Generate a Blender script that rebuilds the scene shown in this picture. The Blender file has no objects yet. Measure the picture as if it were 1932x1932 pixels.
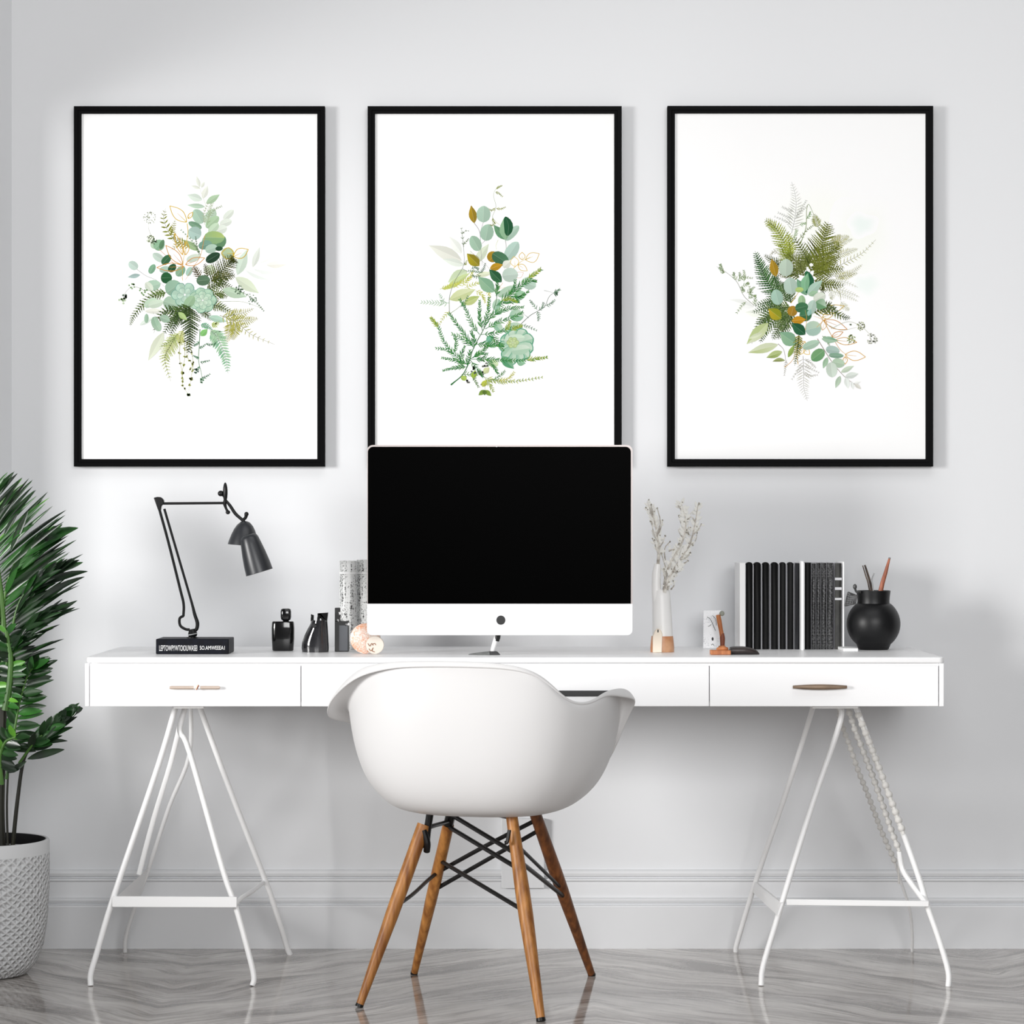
import bpy, math, random
from mathutils import Vector, Matrix
random.seed(7)
C = bpy.context.scene
COL = C.collection

# ---------------------------------------------------------------- camera
F = 5250.0                     # focal length in pixels of the 1932 px frame
CX, YH = 966.0, 1000.0         # principal column, horizon row
H = 1.038                      # eye height
cam_data = bpy.data.cameras.new('camera')
cam_data.sensor_width = 36.0
cam_data.lens = F / 1932.0 * 36.0
cam_data.shift_y = (YH - 966.0) / 1932.0
cam = bpy.data.objects.new('camera', cam_data)
cam.location = (0, 0, H)
cam.rotation_euler = (math.radians(90), 0, 0)
COL.objects.link(cam)
C.camera = cam

# ---------------------------------------------------------------- world and light
world = bpy.data.worlds.new('world')
C.world = world
world.use_nodes = True
bg = world.node_tree.nodes['Background']
bg.inputs[0].default_value = (0.97, 0.985, 1.0, 1)
bg.inputs[1].default_value = 0.16

def area(name, loc, target, sx, sy, power, color=(1, 1, 1)):
    l = bpy.data.lights.new(name, 'AREA')
    l.shape = 'RECTANGLE'; l.size = sx; l.size_y = sy
    l.energy = power; l.color = color
    o = bpy.data.objects.new(name, l)
    o.location = loc
    o.rotation_euler = (Vector(target) - Vector(loc)).to_track_quat('-Z', 'Y').to_euler()
    COL.objects.link(o)
    return o
area('window_daylight', (-6.4, 1.4, 1.75), (0.9, 6.9, 1.3), 1.7, 1.8, 700, (1.0, 0.99, 0.975))
area('front_fill', (0.9, -1.2, 2.35), (0.4, 6.9, 1.2), 3.6, 2.2, 330, (1.0, 1.0, 1.0))  # added fill lamp behind the camera, evens out the side light

area('overhead_fill', (0.4, 4.9, 3.1), (0.4, 5.6, 0.0), 2.6, 1.4, 27, (1.0, 1.0, 1.0))  # added fill from above that brightens desktop and floor, no fixture there

vs = C.view_settings
vs.view_transform = 'Standard'
vs.look = 'None'
vs.gamma = 1.0
vs.use_curve_mapping = False
vs.exposure = -0.42

# ---------------------------------------------------------------- helpers
def W(px, py, D):
    """world point seen at a pixel of the photograph, at distance D"""
    return Vector(((px - CX) / F * D, D, H - (py - YH) / F * D))
def deskD(py):
    return F * (H - 0.75) / (py - YH)
def lin(c):
    r = []
    for v in c[:3]:
        v = v / 255.0
        r.append(v / 12.92 if v <= 0.04045 else ((v + 0.055) / 1.055) ** 2.4)
    return tuple(r)
def lerp(a, b, t): return a + (b - a) * t
def interp(tab, x):
    if x <= tab[0][0]: return tab[0][1]
    for (x0, y0), (x1, y1) in zip(tab, tab[1:]):
        if x <= x1:
            t = (x - x0) / (x1 - x0)
            t = t * t * (3 - 2 * t)
            return y0 + (y1 - y0) * t
    return tab[-1][1]
def linterp(tab, x):
    if x <= tab[0][0]: return tab[0][1]
    for (x0, y0), (x1, y1) in zip(tab, tab[1:]):
        if x <= x1:
            return y0 + (y1 - y0) * (x - x0) / (x1 - x0)
    return tab[-1][1]
def spline(pts, k=6):
    """Catmull-Rom through the points"""
    P = [Vector(p) for p in pts]
    if len(P) < 3: return P
    out = []
    for i in range(len(P) - 1):
        p0 = P[i - 1] if i > 0 else P[i] * 2 - P[i + 1]
        p1, p2 = P[i], P[i + 1]
        p3 = P[i + 2] if i + 2 < len(P) else P[i + 1] * 2 - P[i]
        for j in range(k):
            t = j / k
            out.append(0.5 * ((2 * p1) + (p2 - p0) * t + (2 * p0 - 5 * p1 + 4 * p2 - p3) * t * t
                              + (3 * p1 - p0 - 3 * p2 + p3) * t ** 3))
    out.append(P[-1])
    return out

class MB:
    def __init__(s):
        s.V = []; s.F = []; s.M = []; s.K = []
    def add(s, verts, faces, mi=0, col=None):
        o = len(s.V)
        s.V += [Vector(v) for v in verts]
        for f in faces:
            s.F.append([i + o for i in f]); s.M.append(mi); s.K.append(col)
        return s
    def box(s, x0, x1, y0, y1, z0, z1, mi=0):
        v = [(x, y, z) for x in (x0, x1) for y in (y0, y1) for z in (z0, z1)]
        return s.add(v, [(0, 1, 3, 2), (4, 6, 7, 5), (0, 4, 5, 1), (2, 3, 7, 6), (0, 2, 6, 4), (1, 5, 7, 3)], mi)
    def obox(s, c, ax, ay, az, mi=0):
        """box from centre and three half-axis vectors"""
        c = Vector(c); ax = Vector(ax); ay = Vector(ay); az = Vector(az)
        v = [c + ax * a + ay * b + az * d for a in (-1, 1) for b in (-1, 1) for d in (-1, 1)]
        return s.add(v, [(0, 1, 3, 2), (4, 6, 7, 5), (0, 4, 5, 1), (2, 3, 7, 6), (0, 2, 6, 4), (1, 5, 7, 3)], mi)
    def tube(s, pts, r, n=10, mi=0, smooth=0, flat=1.0, cap=True):
        P = [Vector(p) for p in pts]
        R = list(r) if isinstance(r, (list, tuple)) else [r] * len(P)
        if smooth and len(P) > 2:
            k = smooth
            R2 = []
            for i in range(len(P) - 1):
                for j in range(k): R2.append(lerp(R[i], R[i + 1], j / k))
            R2.append(R[-1])
            P = spline(P, k); R = R2
        t = (P[1] - P[0]).normalized()
        up = Vector((0, 1, 0)) if abs(t.y) < 0.9 else Vector((0, 0, 1))
        a = t.cross(up).normalized()
        V = []; m = len(P)
        for i in range(m):
            if i == 0: t = P[1] - P[0]
            elif i == m - 1: t = P[-1] - P[-2]
            else: t = (P[i + 1] - P[i]).normalized() + (P[i] - P[i - 1]).normalized()
            t.normalize()
            a = (a - t * a.dot(t)).normalized()
            b = t.cross(a)
            for k in range(n):
                w = 2 * math.pi * k / n
                V.append(P[i] + (a * math.cos(w) + b * math.sin(w) * flat) * R[i])
        Fc = []
        for i in range(m - 1):
            for k in range(n):
                k2 = (k + 1) % n
                Fc.append((i * n + k, i * n + k2, (i + 1) * n + k2, (i + 1) * n + k))
        if cap:
            Fc.append(tuple(range(n - 1, -1, -1)))
            Fc.append(tuple((m - 1) * n + k for k in range(n)))
        return s.add(V, Fc, mi)
    def lathe(s, prof, origin, axis=(0, 0, 1), n=32, mi=0, capb=True, capt=True):
        """prof: (radius, distance along axis)"""
        axis = Vector(axis).normalized()
        up = Vector((0, 1, 0)) if abs(axis.y) < 0.9 else Vector((1, 0, 0))
        a = axis.cross(up).normalized(); b = axis.cross(a)
        o = Vector(origin)
        V = []
        for r, h in prof:
            for k in range(n):
                w = 2 * math.pi * k / n
                V.append(o + axis * h + (a * math.cos(w) + b * math.sin(w)) * r)
        m = len(prof); Fc = []
        for i in range(m - 1):
            for k in range(n):
                k2 = (k + 1) % n
                Fc.append((i * n + k, (i + 1) * n + k, (i + 1) * n + k2, i * n + k2))
        if capb: Fc.append(tuple(range(n)))
        if capt: Fc.append(tuple((m - 1) * n + k for k in range(n - 1, -1, -1)))
        return s.add(V, Fc, mi)
    def ell(s, c, rx, ry, rz, rot=None, n=14, m=9, mi=0):
        c = Vector(c); V = []; Fc = []
        for i in range(1, m):
            th = math.pi * i / m
            for k in range(n):
                w = 2 * math.pi * k / n
                v = Vector((rx * math.sin(th) * math.cos(w), ry * math.sin(th) * math.sin(w), rz * math.cos(th)))
                V.append(c + (rot @ v if rot else v))
        t = Vector((0, 0, rz)); bt = Vector((0, 0, -rz))
        V.append(c + (rot @ t if rot else t)); V.append(c + (rot @ bt if rot else bt))
        nt = len(V) - 2; nb = len(V) - 1
        for i in range(m - 2):
            for k in range(n):
                k2 = (k + 1) % n
                Fc.append((i * n + k, (i + 1) * n + k, (i + 1) * n + k2, i * n + k2))
        for k in range(n):
            k2 = (k + 1) % n
            Fc.append((nt, k, k2)); Fc.append((nb, (m - 2) * n + k2, (m - 2) * n + k))
        return s.add(V, Fc, mi)
    def prism(s, poly, y0, y1, mi=0):
        """outline in x,z pushed from y0 to y1"""
        n = len(poly)
        V = [(x, y0, z) for x, z in poly] + [(x, y1, z) for x, z in poly]
        Fc = [tuple(range(n)), tuple(range(2 * n - 1, n - 1, -1))]
        for i in range(n):
            j = (i + 1) % n
            Fc.append((i, i + n, j + n, j))
        return s.add(V, Fc, mi)
    def build(s, name, mats, parent=None, base=(0, 0, 0), sharp=35, bevel=0, seg=2, sub=0, ink=False):
        b = Vector(base)
        me = bpy.data.meshes.new(name)
        me.from_pydata([tuple(v - b) for v in s.V], [], s.F)
        if not isinstance(mats, (list, tuple)): mats = [mats]
        for m in mats: me.materials.append(m)
        me.polygons.foreach_set('material_index', s.M)
        if ink:
            ca = me.color_attributes.new('ink', 'FLOAT_COLOR', 'CORNER')
            for p, k in zip(me.polygons, s.K):
                cols = k if isinstance(k, list) else [k] * p.loop_total
                for li, cc in zip(p.loop_indices, cols):
                    ca.data[li].color = (cc[0], cc[1], cc[2], 1)
        else:
            import bmesh
            bm = bmesh.new(); bm.from_mesh(me)
            bmesh.ops.recalc_face_normals(bm, faces=bm.faces)
            bm.to_mesh(me); bm.free()
            me.shade_smooth()
            me.set_sharp_from_angle(angle=math.radians(sharp))
        o = bpy.data.objects.new(name, me)
        COL.objects.link(o)
        if parent is not None: o.parent = parent
        else: o.location = b
        if bevel:
            md = o.modifiers.new('bevel', 'BEVEL'); md.width = bevel; md.segments = seg
            md.limit_method = 'ANGLE'; md.angle_limit = math.radians(40)
        if sub:
            md = o.modifiers.new('sub', 'SUBSURF'); md.levels = sub; md.render_levels = sub
        return o

def tag(o, label, cat, group=None):
    o['label'] = label; o['category'] = cat
    if group: o['group'] = group
    return o
def thing(name, label, cat, base, group=None):
    o = bpy.data.objects.new(name, None)
    o.empty_display_size = 0.05
    o.location = base
    COL.objects.link(o)
    return tag(o, label, cat, group)
def struct(mb, name, mat, **k):
    o = mb.build(name, mat, **k); o['kind'] = 'structure'; return o

# ---------------------------------------------------------------- materials
def mat(name, col, rough=0.5, metal=0.0, spec=0.5, noise=None, bump=None, coat=0.0, emit=None):
    """noise=(scale, dark colour, contrast lo, hi, stretch xyz); bump=(scale, strength, distance)"""
    m = bpy.data.materials.new(name); m.use_nodes = True
    nt = m.node_tree; p = nt.nodes['Principled BSDF']
    c = lin(col) + (1,)
    p.inputs['Base Color'].default_value = c
    p.inputs['Roughness'].default_value = rough
    p.inputs['Metallic'].default_value = metal
    p.inputs['Specular IOR Level'].default_value = spec
    p.inputs['Coat Weight'].default_value = coat
    if noise or bump:
        tc = nt.nodes.new('ShaderNodeTexCoord')
    if noise:
        sc, dark, lo, hi, st = noise
        mp = nt.nodes.new('ShaderNodeMapping'); mp.inputs['Scale'].default_value = st
        nt.links.new(tc.outputs['Object'], mp.inputs['Vector'])
        nz = nt.nodes.new('ShaderNodeTexNoise'); nz.inputs['Scale'].default_value = sc
        nz.inputs['Detail'].default_value = 5
        nt.links.new(mp.outputs[0], nz.inputs['Vector'])
        rp = nt.nodes.new('ShaderNodeValToRGB')
        rp.color_ramp.elements[0].position = lo; rp.color_ramp.elements[0].color = lin(dark) + (1,)
        rp.color_ramp.elements[1].position = hi; rp.color_ramp.elements[1].color = c
        nt.links.new(nz.outputs['Fac'], rp.inputs[0])
        nt.links.new(rp.outputs[0], p.inputs['Base Color'])
    if bump:
        sc, stg, dist = bump
        nz = nt.nodes.new('ShaderNodeTexNoise'); nz.inputs['Scale'].default_value = sc
        nz.inputs['Detail'].default_value = 4
        nt.links.new(tc.outputs['Object'], nz.inputs['Vector'])
        bp = nt.nodes.new('ShaderNodeBump'); bp.inputs['Strength'].default_value = stg
        bp.inputs['Distance'].default_value = dist
        nt.links.new(nz.outputs['Fac'], bp.inputs['Height'])
        nt.links.new(bp.outputs[0], p.inputs['Normal'])
    return m

def N(nt, kind, **kw):
    n = nt.nodes.new(kind)
    for k, v in kw.items(): setattr(n, k, v)
    return n
def math_node(nt, op, a, b=None):
    n = nt.nodes.new('ShaderNodeMath'); n.operation = op
    for i, v in enumerate((a, b)):
        if v is None: continue
        if isinstance(v, (int, float)): n.inputs[i].default_value = v
        else: nt.links.new(v, n.inputs[i])
    return n.outputs[0]

def floor_material():
    m = bpy.data.materials.new('grey chevron wood'); m.use_nodes = True
    nt = m.node_tree; p = nt.nodes['Principled BSDF']
    tc = N(nt, 'ShaderNodeTexCoord')
    sp = N(nt, 'ShaderNodeSeparateXYZ'); nt.links.new(tc.outputs['Object'], sp.inputs[0])
    X, Y = sp.outputs[0], sp.outputs[1]
    xs = math_node(nt, 'ADD', X, 0.77)
    tri = math_node(nt, 'PINGPONG', xs, 0.95)
    lo = N(nt, 'ShaderNodeTexNoise'); lo.inputs['Scale'].default_value = 2.2; lo.inputs['Detail'].default_value = 2
    nt.links.new(tc.outputs['Object'], lo.inputs['Vector'])
    wav = math_node(nt, 'MULTIPLY', math_node(nt, 'SUBTRACT', lo.outputs['Fac'], 0.5), 0.28)
    v0 = math_node(nt, 'SUBTRACT', Y, math_node(nt, 'MULTIPLY', tri, 0.85))
    u = math_node(nt, 'ADD', Y, math_node(nt, 'MULTIPLY', tri, 1.1))
    v = math_node(nt, 'ADD', v0, wav)
    vp = math_node(nt, 'DIVIDE', v, 0.16)
    plank = math_node(nt, 'FLOOR', vp); frac = math_node(nt, 'FRACT', vp)
    idn = math_node(nt, 'MULTIPLY', plank, 3.7)
    wn = N(nt, 'ShaderNodeTexWhiteNoise', noise_dimensions='1D'); nt.links.new(idn, wn.inputs['W'])
    def grain(su, sv, scale, det, dist):
        cb = N(nt, 'ShaderNodeCombineXYZ')
        nt.links.new(math_node(nt, 'MULTIPLY', u, su), cb.inputs[0])
        nt.links.new(math_node(nt, 'MULTIPLY', v, sv), cb.inputs[1])
        nz = N(nt, 'ShaderNodeTexNoise'); nz.inputs['Scale'].default_value = scale
        nz.inputs['Detail'].default_value = det; nz.inputs['Roughness'].default_value = 0.6
        nz.inputs['Distortion'].default_value = dist
        nt.links.new(cb.outputs[0], nz.inputs['Vector'])
        return nz
    nz = grain(0.8, 5.0, 1.5, 6, 0.9)
    fine = grain(1.1, 20.0, 1.5, 4, 1.4)
    rp = N(nt, 'ShaderNodeValToRGB')
    e = rp.color_ramp.elements
    e[0].position = 0.34; e[0].color = lin((134, 126, 121)) + (1,)
    e[1].position = 0.66; e[1].color = lin((226, 221, 216)) + (1,)
    x = e.new(0.5); x.color = lin((194, 188, 183)) + (1,)
    nt.links.new(nz.outputs['Fac'], rp.inputs[0])
    fr = N(nt, 'ShaderNodeValToRGB')
    fr.color_ramp.elements[0].position = 0.36; fr.color_ramp.elements[0].color = (0.34, 0.32, 0.31, 1)
    fr.color_ramp.elements[1].position = 0.52; fr.color_ramp.elements[1].color = (1, 1, 1, 1)
    nt.links.new(fine.outputs['Fac'], fr.inputs[0])
    mf = N(nt, 'ShaderNodeMix', data_type='RGBA', blend_type='MULTIPLY'); mf.inputs['Factor'].default_value = 0.70
    nt.links.new(rp.outputs[0], mf.inputs[6]); nt.links.new(fr.outputs[0], mf.inputs[7])
    tone = math_node(nt, 'ADD', math_node(nt, 'MULTIPLY', wn.outputs['Value'], 0.12), 0.90)
    edge = math_node(nt, 'LESS_THAN', math_node(nt, 'ABSOLUTE', math_node(nt, 'SUBTRACT', frac, 0.5)), 0.49)
    seam = math_node(nt, 'ADD', math_node(nt, 'MULTIPLY', edge, 0.34), 0.66)
    f = math_node(nt, 'MULTIPLY', tone, seam)
    mx = N(nt, 'ShaderNodeMix', data_type='RGBA', blend_type='MULTIPLY'); mx.inputs['Factor'].default_value = 1
    nt.links.new(mf.outputs[2], mx.inputs[6]); nt.links.new(f, mx.inputs[7])
    nt.links.new(mx.outputs[2], p.inputs['Base Color'])
    rr = math_node(nt, 'ADD', math_node(nt, 'MULTIPLY', nz.outputs['Fac'], 0.08), 0.035)
    nt.links.new(rr, p.inputs['Roughness'])
    p.inputs['Specular IOR Level'].default_value = 0.5
    bp = N(nt, 'ShaderNodeBump'); bp.inputs['Strength'].default_value = 0.05; bp.inputs['Distance'].default_value = 0.002
    nt.links.new(nz.outputs['Fac'], bp.inputs['Height']); nt.links.new(bp.outputs[0], p.inputs['Normal'])
    return m

def speckle_material(name, base, ink, stretch, scale, lo, hi, rough=0.3):
    m = bpy.data.materials.new(name); m.use_nodes = True
    nt = m.node_tree; p = nt.nodes['Principled BSDF']
    tc = N(nt, 'ShaderNodeTexCoord')
    mp = N(nt, 'ShaderNodeMapping'); mp.inputs['Scale'].default_value = stretch
    nt.links.new(tc.outputs['Object'], mp.inputs[0])
    a = N(nt, 'ShaderNodeTexNoise'); a.inputs['Scale'].default_value = scale; a.inputs['Detail'].default_value = 6
    a.inputs['Roughness'].default_value = 0.7
    nt.links.new(mp.outputs[0], a.inputs['Vector'])
    b = N(nt, 'ShaderNodeTexNoise'); b.inputs['Scale'].default_value = 260; b.inputs['Detail'].default_value = 2
    nt.links.new(tc.outputs['Object'], b.inputs['Vector'])
    s_ = math_node(nt, 'ADD', math_node(nt, 'MULTIPLY', a.outputs['Fac'], 0.6), math_node(nt, 'MULTIPLY', b.outputs['Fac'], 0.4))
    rp = N(nt, 'ShaderNodeValToRGB')
    rp.color_ramp.elements[0].position = lo; rp.color_ramp.elements[0].color = lin(ink) + (1,)
    rp.color_ramp.elements[1].position = hi; rp.color_ramp.elements[1].color = lin(base) + (1,)
    nt.links.new(s_, rp.inputs[0]); nt.links.new(rp.outputs[0], p.inputs['Base Color'])
    p.inputs['Roughness'].default_value = rough
    return m

def pot_material():
    m = bpy.data.materials.new('white woven ceramic'); m.use_nodes = True
    nt = m.node_tree; p = nt.nodes['Principled BSDF']
    p.inputs['Base Color'].default_value = lin((214, 215, 216)) + (1,)
    p.inputs['Roughness'].default_value = 0.6
    tc = N(nt, 'ShaderNodeTexCoord')
    sp = N(nt, 'ShaderNodeSeparateXYZ'); nt.links.new(tc.outputs['Object'], sp.inputs[0])
    ang = math_node(nt, 'ARCTAN2', sp.outputs[1], sp.outputs[0])
    nz = N(nt, 'ShaderNodeTexNoise'); nz.inputs['Scale'].default_value = 20; nz.inputs['Detail'].default_value = 3
    nt.links.new(tc.outputs['Object'], nz.inputs['Vector'])
    wob = math_node(nt, 'MULTIPLY', nz.outputs['Fac'], 9.0)
    za = math_node(nt, 'MULTIPLY', sp.outputs[2], 330.0)
    aa = math_node(nt, 'MULTIPLY', ang, 42.0)
    w1 = math_node(nt, 'SINE', math_node(nt, 'ADD', math_node(nt, 'ADD', za, aa), wob))
    w2 = math_node(nt, 'SINE', math_node(nt, 'ADD', math_node(nt, 'SUBTRACT', za, aa), wob))
    mxv = math_node(nt, 'MAXIMUM', w1, w2)
    # the weave stops below the smooth rim
    low = math_node(nt, 'LESS_THAN', sp.outputs[2], 0.285)
    h = math_node(nt, 'MULTIPLY', mxv, low)
    bp = N(nt, 'ShaderNodeBump'); bp.inputs['Strength'].default_value = 0.75; bp.inputs['Distance'].default_value = 0.004
    nt.links.new(h, bp.inputs['Height']); nt.links.new(bp.outputs[0], p.inputs['Normal'])
    return m

def ink_material():
    m = bpy.data.materials.new('printed paper'); m.use_nodes = True
    nt = m.node_tree; p = nt.nodes['Principled BSDF']
    a = N(nt, 'ShaderNodeAttribute'); a.attribute_name = 'ink'
    nt.links.new(a.outputs['Color'], p.inputs['Base Color'])
    p.inputs['Roughness'].default_value = 0.75
    p.inputs['Specular IOR Level'].default_value = 0.2
    return m

M_wall = mat('painted wall', (230, 231, 233), 0.85, spec=0.25, bump=(60, 0.04, 0.002))
M_trim = mat('painted trim', (232, 233, 235), 0.5)
M_floor = floor_material()
M_frame = mat('black lacquered wood', (3, 3, 4), 0.5, spec=0.06, bump=(90, 0.05, 0.001))
M_ink = ink_material()
M_desk = mat('white desk lacquer', (250, 250, 251), 0.35, bump=(40, 0.02, 0.001))
M_deskin = mat('desk gap shade', (120, 120, 122), 0.6)
M_wmetal = mat('white powder coated metal', (250, 250, 250), 0.35)
M_rope = mat('white cord', (226, 224, 220), 0.85, bump=(300, 0.4, 0.002))
M_brass = mat('pale champagne metal', (214, 196, 182), 0.4, 0.3)
M_copper = mat('rose copper', (168, 96, 76), 0.3, 0.7)
M_bronze = mat('bronze wood', (150, 128, 106), 0.4, 0.2, noise=(18, (104, 84, 66), 0.3, 0.7, (1, 1, 8)))
M_black = mat('black satin', (14, 14, 15), 0.35)
M_blackm = mat('black metal', (20, 20, 21), 0.35, 0.4)
M_shade = mat('graphite enamel', (40, 42, 46), 0.38, spec=0.6)
M_shell = mat('white moulded plastic', (226, 225, 225), 0.42, bump=(140, 0.03, 0.0015))
M_oak = mat('warm oak', (190, 130, 66), 0.45, noise=(9, (128, 76, 30), 0.32, 0.68, (9, 9, 0.9)))
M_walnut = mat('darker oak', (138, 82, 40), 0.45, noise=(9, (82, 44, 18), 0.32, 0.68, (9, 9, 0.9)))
M_rod = mat('black steel rod', (16, 15, 15), 0.4, 0.3)
M_screen = mat('black glass screen', (1, 1, 1), 0.3, spec=0.01)
M_chin = mat('white aluminium', (248, 248, 249), 0.35)
M_alu = mat('grey aluminium edge', (166, 158, 156), 0.35, 0.5)
M_white = mat('white matte', (244, 244, 244), 0.6)
M_grey = mat('grey metal', (150, 152, 152), 0.3, 0.6)
# ================================================================ the room
WY = 6.92                                     # back wall plane
FLOOR_D = F * H / (1790 - YH)
struct(MB().box(-4.2, 3.4, -2.2, WY + 0.1, -0.05, 0), 'floor', M_floor)
CXW = W(22, 500, WY).x                        # the corner with the left wall
struct(MB().box(CXW, 3.4, WY, WY + 0.1, 0, 2.9), 'wall_back', M_wall)
dl = Vector((-0.485, -0.8745, 0))                # the left wall is splayed
nl = Vector((-0.8745, 0.485, 0)) * 0.1
P0 = Vector((CXW, WY, 0)); P1 = P0 + dl * 4.4
mb = MB()
def wall_piece(t0, t1, z0, z1):
    q = [P0 + dl * t0, P0 + dl * t1, P0 + dl * t1 + nl, P0 + dl * t0 + nl]
    mb.add([(v.x, v.y, z0) for v in q] + [(v.x, v.y, z1) for v in q],
           [(0, 1, 5, 4), (1, 2, 6, 5), (2, 3, 7, 6), (3, 0, 4, 7), (0, 1, 2, 3), (4, 5, 6, 7)])
wall_piece(0, 0.4, 0, 2.9)                     # the pier beside the window
wall_piece(0.4, 4.4, 0, 0.60)                  # unseen low wall, added to keep side light off the lower left
wall_piece(0.4, 4.4, 2.04, 2.9)                 # unseen lintel, set low to shade the top left of the back wall
struct(mb, 'wall_left', M_wall)

PROF = [(0, 0.194), (0.009, 0.194), (0.014, 0.191), (0.016, 0.186), (0.014, 0.179), (0.005, 0.1765), (0.004, 0.1735),
        (0.0125, 0.172), (0.014, 0.168), (0.007, 0.1635), (0.0075, 0.125), (0.016, 0.1235), (0.019, 0.119), (0.016, 0.113),
        (0.011, 0.110), (0.011, 0.1085), (0.021, 0.107), (0.023, 0.103), (0.022, 0.098), (0.022, 0.0), (0, 0.0)]
n = len(PROF)
mb = MB()
V = [(CXW + d * 0.4, WY - d, z) for d, z in PROF] + [(3.4, WY - d, z) for d, z in PROF]
mb.add(V, [(i, (i + 1) % n, (i + 1) % n + n, i + n) for i in range(n)] + [tuple(range(n)), tuple(range(2 * n - 1, n - 1, -1))])
struct(mb, 'baseboard_back', M_trim, sharp=25)
mb = MB()
nn = Vector((0.8745, -0.485, 0))
V = []
for base in (P0 + Vector((0.0, 0.0, 0)), P1):
    for d, z in PROF: V.append(base + nn * d + Vector((0, 0, z)))
mb.add(V, [(i, (i + 1) % n, (i + 1) % n + n, i + n) for i in range(n)] + [tuple(range(n)), tuple(range(2 * n - 1, n - 1, -1))])
struct(mb, 'baseboard_left', M_trim, sharp=25)

mb = MB()
def sill(t0, t1, z0, z1, o0, o1):
    q = [P0 + dl * t0 + nn * o1, P0 + dl * t1 + nn * o1, P0 + dl * t1 - nn * o0, P0 + dl * t0 - nn * o0]
    mb.add([(v.x, v.y, z0) for v in q] + [(v.x, v.y, z1) for v in q],
           [(0, 1, 5, 4), (1, 2, 6, 5), (2, 3, 7, 6), (3, 0, 4, 7), (0, 1, 2, 3), (4, 5, 6, 7)])
sill(0.401, 4.39, 0.6002, 0.625, 0.1, 0.02)
sill(0.401, 0.43, 0.6252, 2.039, 0.08, -0.03)
sill(4.36, 4.39, 0.6252, 2.039, 0.08, -0.03)
struct(mb, 'unseen_window', M_trim)  # unseen sill and jambs, added to finish the opening that shapes the light

# plain panel low on the wall, seen between the chair legs
a = W(946, 1545, WY - 0.018); b = W(1027, 1676, WY - 0.018)
mb = MB().box(a.x, b.x, WY - 0.0190, WY - 0.0165, b.z, 0.1945).box(a.x, b.x, WY - 0.0190, WY - 0.0003, 0.1945, a.z)
tag(mb.build('wall_panel', M_trim, base=((a.x + b.x) / 2, WY, b.z), bevel=0.002),
    'small plain white panel on the wall, seen between the chair legs', 'wall panel')

# ================================================================ the desk
DF = 6.30; DB = 6.885
def sx(px, D=DF): return (px - CX) / F * D
def sz(py, D=DF): return H - (py - YH) / F * D
XL, XR = sx(159), sx(1782)
ZB = sz(1333)
desk = thing('writing_desk', 'long white writing desk with three drawers on splayed white trestle legs', 'desk', ((XL + XR) / 2, (DF + DB) / 2, 0))
B = tuple(desk.location)
# top slab with rounded front corners
def rounded(x0, x1, y0, y1, r, k=6, rr=None):
    rr = r if rr is None else rr
    pts = []
    for (cx, cy, a0, ra) in ((x0 + r, y0 + r, 180, r), (x1 - rr, y0 + rr, 270, rr), (x1 - rr, y1 - rr, 0, rr), (x0 + r, y1 - r, 90, r)):
        for i in range(k + 1):
            w = math.radians(a0 + 90 * i / k)
            pts.append((cx + ra * math.cos(w), cy + ra * math.sin(w)))
    return pts
ol = rounded(XL, XR, DF, DB, 0.035, rr=0.012)
n = len(ol)
mb = MB().add([(x, y, 0.736) for x, y in ol] + [(x, y, 0.75) for x, y in ol],
              [tuple(range(n)), tuple(range(n, 2 * n))] + [(i, (i + 1) % n, (i + 1) % n + n, i + n) for i in range(n)])
mb.build('tabletop', M_desk, desk, B, bevel=0.0035, seg=3)
mb = MB()
t = 0.0105
mb.box(XL + 0.001, XL + t, DF + 0.004, DB, ZB, 0.736)
mb.box(XR - t - 0.001, XR - 0.001, DF + 0.001, DB, ZB, 0.736)
mb.box(XL + t, XR - t - 0.001, DF + 0.012, DB, ZB + 0.0015, ZB + 0.010)
mb.box(XL + t, XR - t - 0.001, DB - 0.01, DB, ZB + 0.010, 0.736)
mb.box(XL + t, XR - t - 0.001, DF + 0.0065, DF + 0.0085, sz(1256) - 0.001, 0.736)
for px in (567.5, 1338.5):
    mb.box(sx(px) - 0.004, sx(px) + 0.004, DF + 0.024, DB - 0.01, ZB + 0.010, 0.736)
mb.build('carcass', M_desk, desk, B, bevel=0.0015)
def drawer(p0, p1, label=None):
    mb = MB()
    x0, x1 = sx(p0), sx(p1)
    zt = sz(1256)
    mb.box(x0, x1, DF + 0.003, DF + 0.021, ZB, zt)
    mb.box(x0 + 0.012, x1 - 0.012, DF + 0.021, DB - 0.08, ZB + 0.012, zt - 0.02)
    o = mb.build('drawer', M_desk, desk, B, bevel=0.0012)
    if label: o['label'] = label
    return o
d1 = drawer(169, 567, 'drawer with thin pale handle and knot')
d2 = drawer(568.4, 1338, 'drawer with a black pull')
d3 = drawer(1339.4, 1771, 'drawer with a bronze bar handle')
def hbar(p0, p1, y0, y1, taper, m, par, dep=0.012, name='handle'):
    D = DF - 0.006
    s_ = D / F
    a = W(p0, (y0 + y1) / 2, D); b = W(p1, (y0 + y1) / 2, D)
    r = (y1 - y0) / 2 * s_
    k = 12
    pts = [a.lerp(b, i / k) for i in range(k + 1)]
    rad = [r * (0.55 + 0.45 * math.sin(math.pi * i / k)) if taper else r * (0.75 if i in (0, k) else 1.0) for i in range(k + 1)]
    mb = MB().tube(pts, rad, 12)
    for f in (0.18, 0.82):
        c = a.lerp(b, f)
        mb.tube([c, (c.x, DF + 0.004, c.z)], r * 0.6, 8)
    return mb.build(name, m, par, B)
h = hbar(320, 367, 1294, 1300.5, False, M_brass, d1)
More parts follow.
